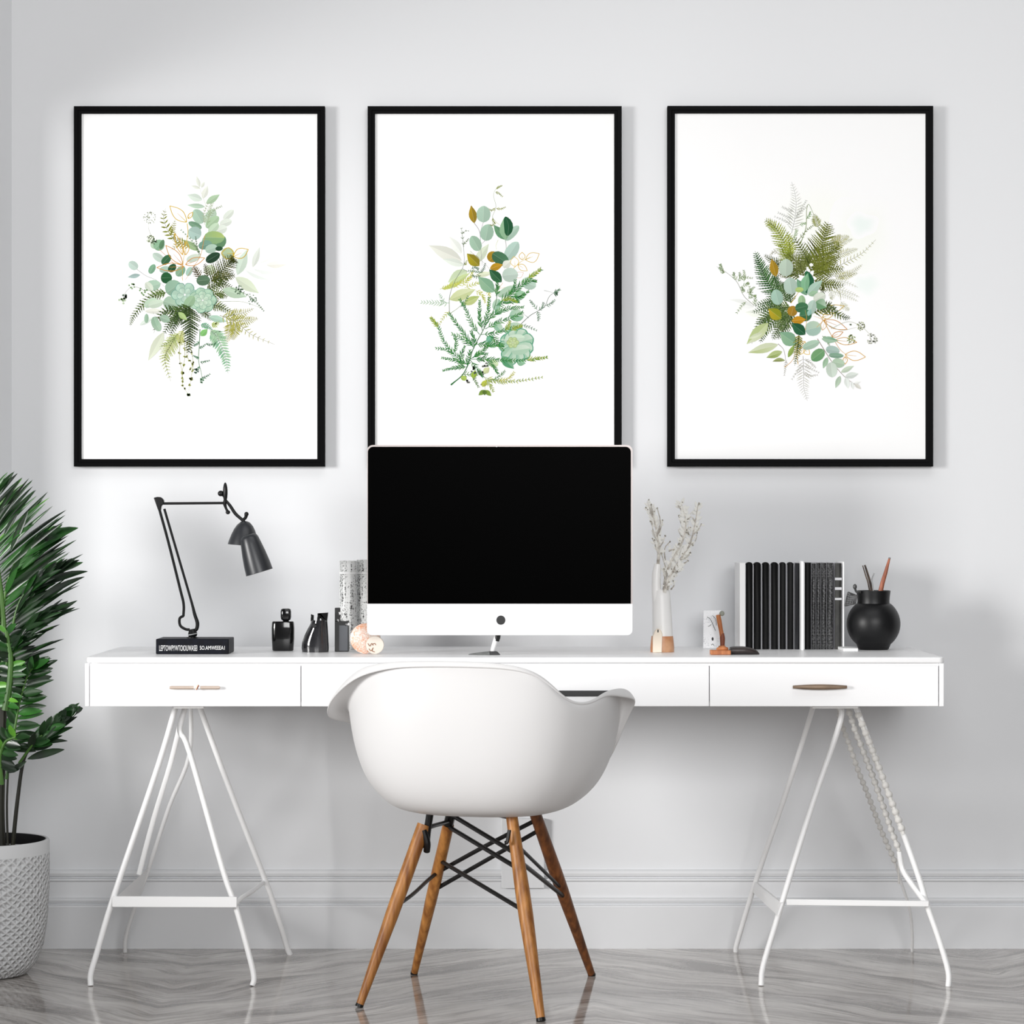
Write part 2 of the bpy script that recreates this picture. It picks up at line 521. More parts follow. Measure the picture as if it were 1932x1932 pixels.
h = hbar(377, 415, 1294, 1300.5, False, M_brass, d1)
kn = MB()
kn.tube([W(366, 1297, DF - .006), W(378, 1297, DF - .006)], 0.0042, 10, mi=0)
kn.tube([W(370, 1301, DF - .010), W(374, 1292, DF - .010)], 0.0022, 8, mi=1)
kn.build('handle_knot', [M_white, M_copper], d1, B)
hbar(1496, 1598, 1291, 1301.5, True, M_bronze, d3)
mb = MB().box(sx(1000), sx(1158), DF - 0.004, DF + 0.006, sz(1313.5), sz(1303))
mb.build('pull_slot', M_black, d2, B, bevel=0.001)

# trestles -----------------------------------------------------------------
FD = 6.335; BD = 6.845
def path(pts, d0, d1=None, zend=None):
    """pixels -> points, distance running from d0 at the top to d1 at the foot"""
    d1 = d0 if d1 is None else d1
    y0, y1 = pts[0][1], pts[-1][1]
    out = []
    for x, y in pts:
        out.append(W(x, y, lerp(d0, d1, (y - y0) / (y1 - y0))))
    return out
def foot(p, r):
    q = p.copy(); q.z = r; return q
def leg_mesh(pts, d0, d1, r, par, ground=True, k=5):
    P = path(pts, d0, d1)
    if ground: P[-1].z = 0.001
    P[0].z = ZB + 0.0005
    return MB().tube(P, r, 12, smooth=k).build('leg', M_wmetal, par, B)
def flat_bar(mb, p0, p1, h, dep):
    p0 = Vector(p0); p1 = Vector(p1)
    c = (p0 + p1) / 2; ax = (p1 - p0) / 2
    side = Vector((0, 0, 1)).cross(ax).normalized() * dep / 2
    mb.obox(c, ax, side, Vector((0, 0, h / 2)))
s1 = FD / F
# left trestle
AD = 6.50
cb = MB()
flat_bar(cb, W(212, 1701, FD), W(447, 1702, FD), 20 * s1, 0.006)
gs = MB()
gs.add([W(216, 1696, FD), W(240, 1712, FD), W(262, 1694, 6.74), W(277, 1640, 6.74)] +
       [W(216, 1696, FD) + Vector((.004, 0, .004)), W(240, 1712, FD) + Vector((.004, 0, .004)), W(262, 1694, 6.74) + Vector((.004, 0, .004)), W(277, 1640, 6.74) + Vector((.004, 0, .004))],
       [(0, 1, 2, 3), (4, 5, 6, 7), (0, 1, 5, 4), (1, 2, 6, 5), (2, 3, 7, 6), (3, 0, 4, 7)])
sb = MB().tube([W(442, 1708, FD), W(456, 1694, 6.42), W(478, 1680, 6.6), W(500, 1662, 6.76)], 0.0055, 10, smooth=4)
# mounting bar screwed under the desk
mb = MB()
mb.box(sx(325), sx(382), FD - 0.01, BD - 0.06, ZB - 0.006, ZB)
tl = mb.build('trestle', M_wmetal, desk, B, bevel=0.001)
cb.build('crossbar', M_wmetal, tl, B, bevel=0.001)
gs.build('gusset_plate', M_wmetal, tl, B)
sb.build('side_rail', M_wmetal, tl, B)
leg_mesh([(333, 1334), (300, 1440), (215, 1690), (182, 1800), (171, 1838), (171, 1864)], 6.40, FD, 0.0068, tl)
leg_mesh([(352, 1334), (341, 1364), (341, 1384), (358, 1420), (420, 1640), (445, 1712), (472, 1810), (479, 1845), (476, 1864)], 6.42, FD, 0.0066, tl)
leg_mesh([(360, 1334), (357, 1425), (320, 1520), (280, 1640), (252, 1718), (237, 1770), (236, 1797)], 6.60, BD - 0.005, 0.0052, tl)
leg_mesh([(371, 1334), (430, 1480), (500, 1660), (516, 1705), (541, 1785), (547, 1803)], 6.60, BD - 0.045, 0.0068, tl)
MB().tube(path([(345, 1345), (322, 1440), (290, 1545), (262, 1650)], 6.5, 6.58), 0.006, 10, smooth=4, flat=0.4).build('brace', M_wmetal, tl, B)
# right trestle
cb = MB()
flat_bar(cb, W(1484, 1702, FD), W(1752, 1705, FD), 11 * s1, 0.006)
gs = MB()
gs.add([W(1424, 1664, 6.78), W(1421, 1684, 6.78), W(1466, 1727, FD), W(1474, 1704, FD)] +
       [W(1428, 1664, 6.78), W(1425, 1684, 6.78), W(1470, 1727, FD), W(1478, 1704, FD)],
       [(0, 1, 2, 3), (4, 5, 6, 7), (0, 1, 5, 4), (1, 2, 6, 5), (2, 3, 7, 6), (3, 0, 4, 7)])
sb = MB().tube([W(1697, 1606, 6.42), W(1703, 1640, 6.42), W(1722, 1670, 6.40), W(1749, 1706, FD)], 0.0066, 10, smooth=4)
mb = MB().box(sx(1535), sx(1622), FD - 0.01, BD - 0.06, ZB - 0.006, ZB)
tr = mb.build('trestle', M_wmetal, desk, B, bevel=0.001)
cb.build('crossbar', M_wmetal, tr, B, bevel=0.001)
gs.build('gusset_plate', M_wmetal, tr, B)
sb.build('side_rail', M_wmetal, tr, B)
leg_mesh([(1540, 1334), (1490, 1475), (1427, 1660), (1392, 1775), (1388, 1794)], 6.64, BD, 0.0062, tr)
leg_mesh([(1582, 1334), (1585, 1362), (1535, 1510), (1490, 1655), (1466, 1735), (1440, 1822), (1436, 1864)], 6.42, FD, 0.0066, tr)
def rope(pts, d0, d1, r, seed):
    """cord wound round a rod: a row of slanted turns"""
    P = path(pts, d0, d1); P[0].z = ZB - 0.0065
    Q = spline(P, 24) if len(P) > 2 else [P[0].lerp(P[1], i / 40) for i in range(41)]
    mb = MB().tube(Q, r * 0.55, 10)
    L = 0; last = Q[0]; rnd = random.Random(seed)
    step = r * 2.2
    for a, b in zip(Q, Q[1:]):
        L += (b - a).length
        if L >= step:
            L = 0
            t = (b - a).normalized()
            tilt = rnd.uniform(0.1, 0.35)
            z = (t + Vector((tilt, 0, 0))).normalized()
            xx = z.cross(Vector((0, 1, 0))).normalized(); yy = z.cross(xx)
            R = Matrix((xx, yy, z)).transposed()
            mb.ell(b, r * 1.0, r * 1.0, r * 1.02, R, 12, 7)
    return mb
FR = [(1645, 1413), (1672, 1485), (1705, 1574), (1736, 1662), (1750, 1710), (1771, 1770), (1789, 1832), (1789, 1864)]
l4 = MB().tube([Vector((sx(1613, 6.42), 6.42, ZB - 0.002))] + path(FR, 6.41, FD), 0.0068, 12, smooth=5)
lg = l4.build('leg', M_wmetal, tr, B)
rope([(1613, 1338), (1645, 1413), (1672, 1485), (1705, 1574)], 6.42, 6.365, 0.0086, 1).build('cord_wrap', M_rope, lg, B)
rope([(1598, 1338), (1615, 1382), (1635, 1434), (1650, 1474), (1668, 1526), (1683, 1570), (1697, 1606)], 6.46, 6.42, 0.0080, 2).build('cord_wrap', M_rope, tr, B)
rope([(1584, 1338), (1585, 1356), (1602, 1404), (1620, 1456), (1635, 1493), (1650, 1533), (1664, 1570), (1688, 1625)], 6.60, 6.66, 0.0072, 3).build('cord_wrap', M_rope, tr, B)
P = path([(1688, 1625), (1700, 1664), (1716, 1714), (1721, 1760), (1721, 1796)], 6.67, BD)
P[-1].z = 0.001
MB().tube(P, 0.0036, 10, smooth=5).build('leg', M_wmetal, tr, B)
MB().tube([W(1695, 1620, 6.66), W(1696, 1668, 6.66)], 0.0022, 8).build('cord_end', M_rope, tr, B)
# ================================================================ computer
MD = 6.40
s_ = MD / F
def rrect(x0, x1, z0, z1, r, k=6, rb=None):
    rb = r if rb is None else rb
    pts = []
    for cx, cz, a0, ra in ((x0 + rb, z0 + rb, 180, rb), (x1 - rb, z0 + rb, 270, rb), (x1 - r, z1 - r, 0, r), (x0 + r, z1 - r, 90, r)):
        for i in range(k + 1):
            w = math.radians(a0 + 90 * i / k)
            pts.append((cx + ra * math.cos(w), cz + ra * math.sin(w)))
    return pts
x0, x1 = sx(692.5, MD), sx(1193.5, MD); z0, z1 = sz(1198.5, MD), sz(839.5, MD)
zc = sz(1139, MD)
comp = thing('desktop_computer', 'large desktop computer with black screen and white chin on a thin stand', 'computer', ((x0 + x1) / 2, MD, 0.75))
B = tuple(comp.location)
mb = MB()
# casing: rim and bulging back
ol = rrect(x0, x1, z0, z1, 11 * s_, rb=10 * s_)
n = len(ol)
rows = [(1.0, 0.0015), (1.0, 0.007), (0.985, 0.010), (0.86, 0.022), (0.6, 0.038), (0.3, 0.046)]
V = []; mxx = (x0 + x1) / 2; mzz = (z0 + z1) / 2
for f, d in rows:
    for x, z in ol: V.append((mxx + (x - mxx) * f, MD + d, mzz + (z - mzz) * f))
Fc = [tuple(range(n)), tuple((len(rows) - 1) * n + k for k in range(n))]
for i in range(len(rows) - 1):
    for k in range(n):
        Fc.append((i * n + k, i * n + (k + 1) % n, (i + 1) * n + (k + 1) % n, (i + 1) * n + k))
mb.add(V, Fc)
mb.build('casing', M_alu, comp, B)
# screen glass (rounded top corners, square at the chin)
r = 10 * s_
pts = [(x0 + 1.6 * s_, zc), (x1 - 3.2 * s_, zc)]
for cx, cz, a0 in ((x1 - 3.2 * s_ - r, z1 - 3.4 * s_ - r, 0), (x0 + 1.6 * s_ + r, z1 - 3.4 * s_ - r, 90)):
    for i in range(7):
        w = math.radians(a0 + 15 * i); pts.append((cx + r * math.cos(w), cz + r * math.sin(w)))
MB().prism(pts, MD - 0.0004, MD + 0.0015).build('screen', M_screen, comp, B)
pts = []
for cx, cz, a0 in ((x0 + r, z0 + r, 180), (x1 - r, z0 + r, 270)):
    for i in range(7):
        w = math.radians(a0 + 15 * i); pts.append((cx + r * math.cos(w), cz + r * math.sin(w)))
pts += [(x1, zc - 0.0002), (x0, zc - 0.0002)]
ch = MB().prism(pts, MD - 0.0012, MD + 0.0015).build('chin', M_chin, comp, B, bevel=0.0006)
c = W(945, 1170, MD)
pts = [(c.x + 8.5 * s_ * math.cos(2 * math.pi * i / 28), c.z + 8.7 * s_ * math.sin(2 * math.pi * i / 28)) for i in range(28)]
MB().prism(pts, MD - 0.0018, MD - 0.0010).build('logo_disc', M_black, ch, B)
MB().lathe([(0.0015, 0), (0.0015, 0.001)], (W(937, 841.5, MD).x, MD - 0.001, W(937, 842.5, MD).z), (0, 1, 0), 12).build('camera_dot', M_grey, comp, B)
# stand
SD = 6.425
st = MB()
st.tube([W(938, 1170, SD), W(937, 1200, SD), W(931, 1222, SD), W(929.5, 1231, SD)], [0.0062, 0.0062, 0.0058, 0.0056], 14, smooth=4)
stand = st.build('stand_neck', M_white, comp, B)
MB().tube([W(939.5, 1194, SD), W(938, 1203, SD), W(936.5, 1209.5, SD)], [0.0072, 0.0074, 0.0062], 14).build('collar', M_black, stand, B)
a = W(926, 1227, SD)
mb = MB()
fx = [sx(923.5, SD), sx(934, SD), sx(939, SD), sx(944, SD)]
zt = sz(1228.5, SD)
mb.prism([(fx[0], 0.7505), (fx[3], 0.7505), (sx(938, SD), 0.7575), (sx(934.5, SD), zt), (fx[0], zt)], SD - 0.012, SD + 0.012)
mb.build('foot_block', M_black, comp, B, bevel=0.0006)
mb = MB()
# leaf shaped foot plate lying on the desk
k = 12; V = []
for i in range(k + 1):
    t = i / k
    x = lerp(sx(884, SD), sx(924, SD), t)
    wd = 0.045 * math.sin(math.pi * min(1, t * 0.62 + 0.0)) + 0.002
    hh = 0.0012 + 0.007 * t ** 0.8
    V += [(x, SD - wd * 0.45, 0.7503), (x, SD, 0.7503 + hh), (x, SD + wd * 0.6, 0.7503)]
Fc = []
for i in range(k):
    for j in range(2):
        Fc.append((i * 3 + j, i * 3 + j + 1, i * 3 + j + 4, i * 3 + j + 3))
    Fc.append((i * 3, i * 3 + 3, i * 3 + 5, i * 3 + 2))
Fc += [(0, 1, 2), (k * 3, k * 3 + 2, k * 3 + 1)]
mb.add(V, Fc)
mb.build('foot_plate', mat('brushed foot', (150, 152, 150), 0.4, 0.5, noise=(60, (90, 94, 92), 0.35, 0.65, (1, 4, 1))), comp, B, sharp=50)

# ================================================================ chair
YAW = math.radians(-15)
SC = Vector((sx(911, 6.08), 6.075, 0.428))
chair = thing('armchair', 'white moulded shell armchair with splayed wooden legs, back turned, pulled up to the desk', 'chair', (SC.x, SC.y, 0))
B = tuple(chair.location)
TZ = [(-180, .030), (-150, .034), (-132, .075), (-115, .168), (-100, .200), (-85, .214), (-68, .236), (-52, .280), (-38, .318), (-20, .331), (0, .334),
      (16, .330), (28, .318), (37, .298), (44, .268), (51, .248), (60, .243), (70, .247), (79, .262), (90, .266), (104, .264), (113, .238), (126, .130), (142, .045), (180, .030)]
TL = [(-180, .012), (-140, .014), (-124, .022), (-112, .044), (-98, .052), (-80, .056), (-60, .054), (-45, .040), (-30, .024), (-15, .016), (12, .014), (28, .010), (40, .005), (52, .004), (70, .006), (84, .010), (94, .026), (102, .050), (110, .046), (117, .018), (130, .010), (150, .012), (180, .012)]
RHO = [(0.0, .46), (.006, .60), (.022, .71), (.05, .81), (.085, .885), (.125, .935), (.17, .97), (.22, .995), (.28, 1.01), (.34, 1.02)]
def shell_pt(phi, kind, t):
    """phi in degrees, 0 = back, + = right"""
    w = math.radians(phi)
    Z = linterp(TZ, phi)
    sn, cs = math.sin(w), -math.cos(w)
    e = 2.0 / 2.6
    ux = math.copysign(abs(sn) ** e, sn); uy = math.copysign(abs(cs) ** e, cs)
    ax = 0.283
    ay = 0.235 if uy < 0 else lerp(0.235, 0.30, uy)
    ft = max(0.0, min(1.0, (abs(phi) - 105) / 50.0))
    m = lerp(1.0, 1.20, ft)
    if kind == 'bot':
        r = linterp(RHO, 0) * m * t; z = 0.0
    elif kind == 'wall':
        z = Z * t; r = linterp(RHO, z) * m
    else:
        r = linterp(RHO, Z) * m; z = Z
    x = ux * ax * r; y = uy * ay * r
    if kind == 'lip':
        d = Vector((sn, cs * 0.8)).normalized()
        fl = linterp(TL, phi)
        dx = [0.30, 0.72, 1.0][t]; dz = [0.004, 0.0, -0.013][t]
        x += d.x * fl * dx; y += d.y * fl * dx
        z += dz * min(1.6, fl / 0.02) if dz < 0 else dz
    return Vector((x, y, z))
RY = Matrix.Rotation(YAW, 3, 'Z')
NPH = 96
rows = [('bot', f) for f in (.3, .6, .85, 1.0)] + [('wall', f) for f in (.03, .08, .15, .24, .34, .45, .57, .69, .80, .90, .96)] + [('lip', i) for i in range(3)]
V = [SC + Vector((0, 0, 0))]
for kd, t in rows:
    for k in range(NPH):
        V.append(SC + RY @ shell_pt(-180 + 360.0 * k / NPH, kd, t))
Fc = []
for k in range(NPH): Fc.append((0, 1 + k, 1 + (k + 1) % NPH))
for i in range(len(rows) - 1):
    for k in range(NPH):
        a0 = 1 + i * NPH; b0 = a0 + NPH; k2 = (k + 1) % NPH
        Fc.append((a0 + k, a0 + k2, b0 + k2, b0 + k))
# smooth the net a little so that the table entries do not show
for it in range(3):
    V2 = [v.copy() for v in V]
    for i in range(4, len(rows)):
        for k in range(NPH):
            o = 1 + i * NPH
            V2[o + k] = V[o + k] * 0.5 + (V[o + (k - 1) % NPH] + V[o + (k + 1) % NPH]) * 0.25
    V = V2
sh = MB().add(V, Fc).build('shell', M_shell, chair, B, sharp=180)
md = sh.modifiers.new('thick', 'SOLIDIFY'); md.thickness = 0.0065; md.offset = -1
md = sh.modifiers.new('sub', 'SUBSURF'); md.levels = 1; md.render_levels = 2

ZT = SC.z + 0.002
def floorpt(px, D):
    return Vector((sx(px, D), D, 0.0))
LEGS = {}
for key, fpx, fd, tpx, tpy, td in (('A', 677, 6.05, 800, 1556, 6.10), ('B', 1021, 5.875, 964, 1530, 5.99), ('C', 781, 6.50, 852, 1530, 6.27), ('D', 1117, 6.48, 1008, 1530, 6.22)):
    f0 = floorpt(fpx, fd); t0 = W(tpx, tpy, td)
    LEGS[key] = (f0, t0)
def on_leg(k, py):
    f0, t0 = LEGS[k]
    best = None
    for i in range(401):
        p = f0.lerp(t0, i / 400 * 1.05)
        y = YH + (H - p.z) / p.y * F
        if best is None or abs(y - py) < best[0]: best = (abs(y - py), p)
    return best[1]
def leg(k, top, m, r0, r1, r2, cap):
    f0, t0 = LEGS[k]
    d = (t0 - f0).normalized()
    pts = [f0 + d * 0.005]; rad = [r0]
    for i in range(1, 9):
        t = i / 8
        pts.append((f0 + d * 0.005).lerp(top, t))
        rad.append(lerp(r0, r1, min(1, t / 0.55)) if t < 0.55 else lerp(r1, r2, (t - 0.55) / 0.45))
    o = MB().tube(pts, rad, 16).build('leg', m, chair, B)
    g = f0.copy(); g.z = 0.001
    MB().tube([g, f0 + d * 0.008], [r0 * 1.08, r0 * 1.04], 14).build('glide', M_rod, o, B)
    return o
top = {k: LEGS[k][1] for k in LEGS}
def reach(k):
    f0, t0 = LEGS[k]
    return f0 + (t0 - f0) * ((ZT - 0.004 - f0.z) / (t0.z - f0.z))
leg('A', LEGS['A'][1], M_oak, 0.0085, 0.0155, 0.0150, True)
leg('B', reach('B'), M_oak, 0.0095, 0.0165, 0.0125, True)
leg('C', on_leg('C', 1556), M_oak, 0.0080, 0.0140, 0.0130, True)
leg('D', reach('D'), M_walnut, 0.0085, 0.0155, 0.0130, True)
rod = lambda pts, r, nm='strut': MB().tube(pts, r, 10, smooth=4 if len(pts) > 2 else 0).build(nm, M_rod, chair, B)
up = lambda v, z=ZT: Vector((v.x, v.y, z))
# metal mounts over the legs
rod([W(799, 1566, 6.09), W(806, 1590, 6.09), W(805, 1606, 6.10)], 0.0075, 'mount')
rod([W(804, 1600, 6.10), W(806, 1570, 6.10), Vector((sx(813, 6.09), 6.09, ZT))], 0.0082, 'mount')
rod([on_leg('C', 1566), on_leg('C', 1545), reach('C')], 0.0115, 'mount')
rod([W(961, 1566, 5.955), W(957, 1588, 5.95), W(952, 1590, 5.95)], 0.004, 'mount')
rod([on_leg('A', 1568) + Vector((0.004, 0, 0)), W(812, 1560, 6.12), on_leg('C', 1550)], 0.005, 'mount')
R_ = 0.0052
rod([on_leg('C', 1537), on_leg('C', 1537).lerp(on_leg('B', 1612), 0.5), on_leg('B', 1612)], R_)
rod([on_leg('C', 1559), on_leg('C', 1559).lerp(on_leg('B', 1640), 0.5), on_leg('B', 1640)], R_)
rod([on_leg('C', 1646), on_leg('C', 1646).lerp(on_leg('D', 1546), 0.5) + Vector((0, 0, 0.002)), on_leg('D', 1546)], R_ * 0.95)
rod([on_leg('C', 1680), on_leg('C', 1680).lerp(on_leg('D', 1565), 0.72), on_leg('D', 1565)], R_ * 0.95)
rod([on_leg('C', 1624), on_leg('C', 1624).lerp(on_leg('B', 1720), 0.5), on_leg('B', 1720)], R_ * 0.95)
rod([on_leg('B', 1592), on_leg('B', 1592).lerp(on_leg('D', 1676), 0.6), on_leg('D', 1676)], R_ * 0.8)
rod([on_leg('B', 1622), on_leg('B', 1622).lerp(on_leg('D', 1692), 0.5), on_leg('D', 1692)], R_)
rod([on_leg('A', 1712), W(778, 1688, 6.18), W(806, 1662, 6.3), on_leg('C', 1646)], R_ * 0.85)
# a cross frame under the seat
rod([reach('C') + Vector((0, 0, -.006)), reach('B') + Vector((0, 0, -.006))], 0.006, 'seat_rail')
rod([up(W(813, 1530, 6.09), ZT - .008), reach('D') + Vector((0, 0, -.006))], 0.006, 'seat_rail')

# ================================================================ lamp on its black book
BKD = 6.455
bx0, bx1 = sx(294, BKD), sx(431.5, BKD)
bz = sz(1205.5, BKD)
bk = thing('book', 'black book with white lettering lying flat under the desk lamp', 'book', ((bx0 + bx1) / 2, BKD + 0.06, 0.75))
B = tuple(bk.location)
mb = MB()
mb.box(bx0, bx1, BKD, BKD + 0.125, 0.7502, bz)
mb.build('cover', mat('black book cloth', (12, 13, 18), 0.5, spec=0.15, noise=(70, (18, 21, 32), 0.3, 0.7, (1, 1, 1))), bk, B, bevel=0.0022)
def text_mesh(txt, x0, x1, z0, z1, y, par, name, m, shear=0.0):
    cu = bpy.data.curves.new('t', 'FONT'); cu.body = txt; cu.size = 1; cu.resolution_u = 3
    o = bpy.data.objects.new('t', cu); COL.objects.link(o)
    dg = bpy.context.evaluated_depsgraph_get()
    me = bpy.data.meshes.new_from_object(o.evaluated_get(dg))
    bpy.data.objects.remove(o)
    vs_ = [v.co.copy() for v in me.vertices]
    ax, bx = min(v.x for v in vs_), max(v.x for v in vs_)
    az, bz_ = min(v.y for v in vs_), max(v.y for v in vs_)
    V = [(lerp(x0, x1, (v.x - ax) / (bx - ax)), y, lerp(z0, z1, (v.y - az) / (bz_ - az))) for v in vs_]
    fs = [tuple(p.vertices) for p in me.polygons]
    bpy.data.meshes.remove(me)
    return MB().add(V, fs).build(name, m, par, B)
text_mesh('LEPTOWPYWTOIOUWASEI', sx(300.5, BKD), sx(372, BKD), sz(1228, BKD), sz(1217.5, BKD), BKD - 0.0004, bk, 'title_lettering', M_white)
text_mesh("SO.AMWEEEA1", sx(377, BKD), sx(424, BKD), sz(1226, BKD), sz(1218.5, BKD), BKD - 0.0004, bk, 'title_lettering', M_white)
LD = 6.515
lamp = thing('desk_lamp', 'black jointed desk lamp with double bell shade standing on a black book', 'lamp', (sx(362, LD), LD, bz))
B = tuple(lamp.location)
pw = lambda x, y, d=0.0: W(x, y, LD + d)
ls = LD / F
rod = lambda pts, r, nm, m=M_blackm, par=lamp, sm=5: MB().tube(pts, r, 10, smooth=sm if len(pts) > 2 else 0).build(nm, m, par, B)
rod([pw(301, 962), pw(318, 1024), pw(340, 1112), pw(346.5, 1140), pw(346, 1163)], 2.6 * ls, 'lower_arm')
rod([pw(346, 1162), pw(339, 1167), pw(340, 1180), pw(350, 1187), pw(358, 1188)], 2.6 * ls, 'hook')
rod([pw(310, 960), pw(334, 1042), pw(360, 1131), pw(367, 1158), pw(372.5, 1176), pw(370, 1188), pw(362, 1190)], [2.4 * ls] * 3 + [3.2 * ls, 3.6 * ls, 3.4 * ls, 3.2 * ls], 'lower_arm')
mb = MB()
mb.prism([(pw(290.5, 939).x, pw(290.5, 939).z), (pw(298, 937.5).x, pw(298, 937.5).z), (pw(304, 938).x, pw(304, 938).z), (pw(309, 943).x, pw(309, 943).z), (pw(310.5, 950).x, pw(310.5, 950).z),
          (pw(305, 954).x, pw(305, 954).z), (pw(303.5, 964).x, pw(303.5, 964).z), (pw(299.5, 964).x, pw(299.5, 964).z)], LD - 0.009, LD + 0.009)
mb.build('elbow_joint', M_blackm, lamp, B, bevel=0.002)
rod([pw(306, 950), pw(421, 949)], 2.5 * ls, 'upper_arm')
mb = MB()
mb.ell(pw(425, 929), 4.6 * ls, 5 * ls, 19 * ls)
mb.ell(pw(416.5, 931), 5.8 * ls, 5 * ls, 5.5 * ls)
mb.tube([pw(417, 932), pw(425, 938)], 2.4 * ls, 8)
mb.tube([pw(425, 944), pw(424, 950), pw(426, 958), pw(430, 966)], [3.4 * ls, 3.6 * ls, 2.4 * ls, 2.6 * ls], 10, smooth=4)
mb.ell(pw(430, 966.5), 4.4 * ls, 4 * ls, 4 * ls)
mb.build('tension_knob', M_blackm, lamp, B)
rod([pw(426, 944), pw(434, 954), pw(444, 969), pw(455, 979), pw(461, 985)], [2.4 * ls, 3.0 * ls, 3.2 * ls, 3.0 * ls, 3.0 * ls], 'neck')
mb = MB()
mb.tube([pw(458, 981), pw(463, 977), pw(465, 970)], [2.8 * ls, 3 * ls, 3.6 * ls], 10, smooth=4)
mb.ell(pw(465, 970), 4.2 * ls, 4 * ls, 4.4 * ls)
mb.build('shade_knob', M_blackm, lamp, B)
def bell(name, top, mouth, prof, m):
    top = Vector(top); mouth = Vector(mouth); L = (mouth - top).length
    ax = (mouth - top).normalized()
    out = [(r * ls, t * L) for r, t in prof]
    inn = [(max(0.0004, (r - 1.2) * ls), t * L) for r, t in reversed(prof[:-1])]
    inn = [((prof[-1][0] - 1.2) * ls, L)] + [(r, h + 1.2 * ls) for r, h in inn]
    return MB().lathe(out + inn, top, ax, 36, capb=True, capt=True).build(name, m, lamp, B, sharp=60)
bell('lamp_shade', pw(463, 983), pw(459, 1029), [(3, 0), (9, .05), (15, .18), (20, .36), (24.5, .6), (28, .85), (29.5, 1.0)], M_shade)
low = bell('lamp_shade', pw(468, 1009, -0.040), pw(489.5, 1080, -0.040), [(9, 0), (15, .03), (17.5, .1), (19.5, .25), (22.5, .5), (25, .78), (26, 1.0)], M_shade)
low['label'] = 'lower bell of the shade, tilted outwards'
mb = MB()
mb.tube([pw(362, 1187), pw(363.5, 1196)], [5.5 * ls, 9.2 * ls], 14)
mb.tube([pw(363.5, 1197.3), pw(364, 1199.5)], [9 * ls, 8.6 * ls], 14)
mb.tube([pw(364, 1199), Vector((sx(364.5, LD), LD, bz + 0.0022))], [8.2 * ls, 6.5 * ls], 14)
mb.build('lamp_base', M_blackm, lamp, B)
MB().lathe([(10.5 * ls, 0.0002), (10.5 * ls, 0.0018), (7 * ls, 0.0026)], (pw(363, 1205).x, LD, bz), (0, 0, 1), 24).build('base_plate', M_blackm, lamp, B)
# ================================================================ things on the desk
ZD = 0.7503
def single(mb, name, m, label, cat, base, group=None, **k):
    return tag(mb.build(name, m, base=base, **k), label, cat, group)
M_glossk = mat('black lacquer glass', (10, 10, 11), 0.12, spec=0.6, coat=0.3)
M_smoke = mat('smoked glass', (52, 52, 55), 0.10, spec=0.7, coat=0.4, noise=(30, (20, 20, 22), 0.35, 0.65, (1, 1, 0.6)))
# flask bottle
D = 6.635; k = D / F
o = thing('perfume_bottle', 'squat black bottle with a rounded glossy cap, beside the black book', 'bottle', (sx(534, D), D, ZD))
B = tuple(o.location)
X = lambda px: sx(px, D)
Z = lambda py: sz(py, D)
def flat_lathe(prof, px, D, depth, n=36, cap=True):
    """superellipse sections: (half width px, py)"""
    mb = MB(); V = []; k = D / F
    for r, py in prof:
        for i in range(n):
            w = 2 * math.pi * i / n
            c_, s2 = math.cos(w), math.sin(w)
            e = 2 / 3.2
            V.append((sx(px, D) + r * k * math.copysign(abs(c_) ** e, c_), D + r * k * depth * math.copysign(abs(s2) ** e, s2), max(ZD, sz(py, D))))
    Fc = [tuple(range(n)), tuple((len(prof) - 1) * n + i for i in range(n))]
    for j in range(len(prof) - 1):
        for i in range(n):
            Fc.append((j * n + i, j * n + (i + 1) % n, (j + 1) * n + (i + 1) % n, (j + 1) * n + i))
    return mb.add(V, Fc)
flat_lathe([(18.5, 1229), (20, 1226), (21.3, 1205), (21.5, 1185), (20.8, 1175), (19.5, 1172.2), (8, 1171.6)], 534, D, 0.55).build('body', M_glossk, o, B, sharp=50)
flat_lathe([(5, 1172), (6, 1170.5), (9, 1168.5), (10, 1164), (10, 1154), (9, 1149.5), (6, 1148)], 539.5, D, 0.9).build('cap', M_glossk, o, B, sharp=60)
# carafe
D = 6.57
o = thing('carafe', 'smoky black glass carafe with slanted sides and two spouts, between bottle and box', 'carafe', (sx(595, D), D, ZD))
B = tuple(o.location)
V = []
prof = [(570, 620, 1231.5), (569, 620.5, 1222), (570, 620, 1212), (574, 619.5, 1200), (580, 618.8, 1187), (586, 618, 1176), (587.5, 617.5, 1170)]
n = 28; mb = MB()
for a, b, py in prof:
    for i in range(n):
        w = 2 * math.pi * i / n
        V.append((lerp(sx(a, D), sx(b, D), 0.5 + 0.5 * math.cos(w)), D + 0.024 * math.sin(w), max(ZD, sz(py, D))))
Fc = [tuple(range(n)), tuple((len(prof) - 1) * n + i for i in range(n))]
for j in range(len(prof) - 1):
    for i in range(n):
        Fc.append((j * n + i, j * n + (i + 1) % n, (j + 1) * n + (i + 1) % n, (j + 1) * n + i))
mb.add(V, Fc)
mb.build('body', M_smoke, o, B, sharp=60)
mb = MB()
for pts in ([(586.5, 1172), (587, 1158.5), (592.5, 1160.5), (592, 1172)], [(598.5, 1172), (599.5, 1157), (619.5, 1155.5), (617.5, 1172), (612, 1174), (607, 1172), (605, 1160), (603.5, 1172)]):
    mb.prism([(sx(x, D), sz(y, D)) for x, y in pts], D - 0.008, D + 0.008)
mb.build('spout', M_glossk, o, B, bevel=0.0006)
MB().lathe([(0.0062, 0), (0.0062, 0.004)], W(594, 1180, D) - Vector((0, 0.0262, 0)), (0, 1, 0), 4).build('label_patch', M_black, o, B)
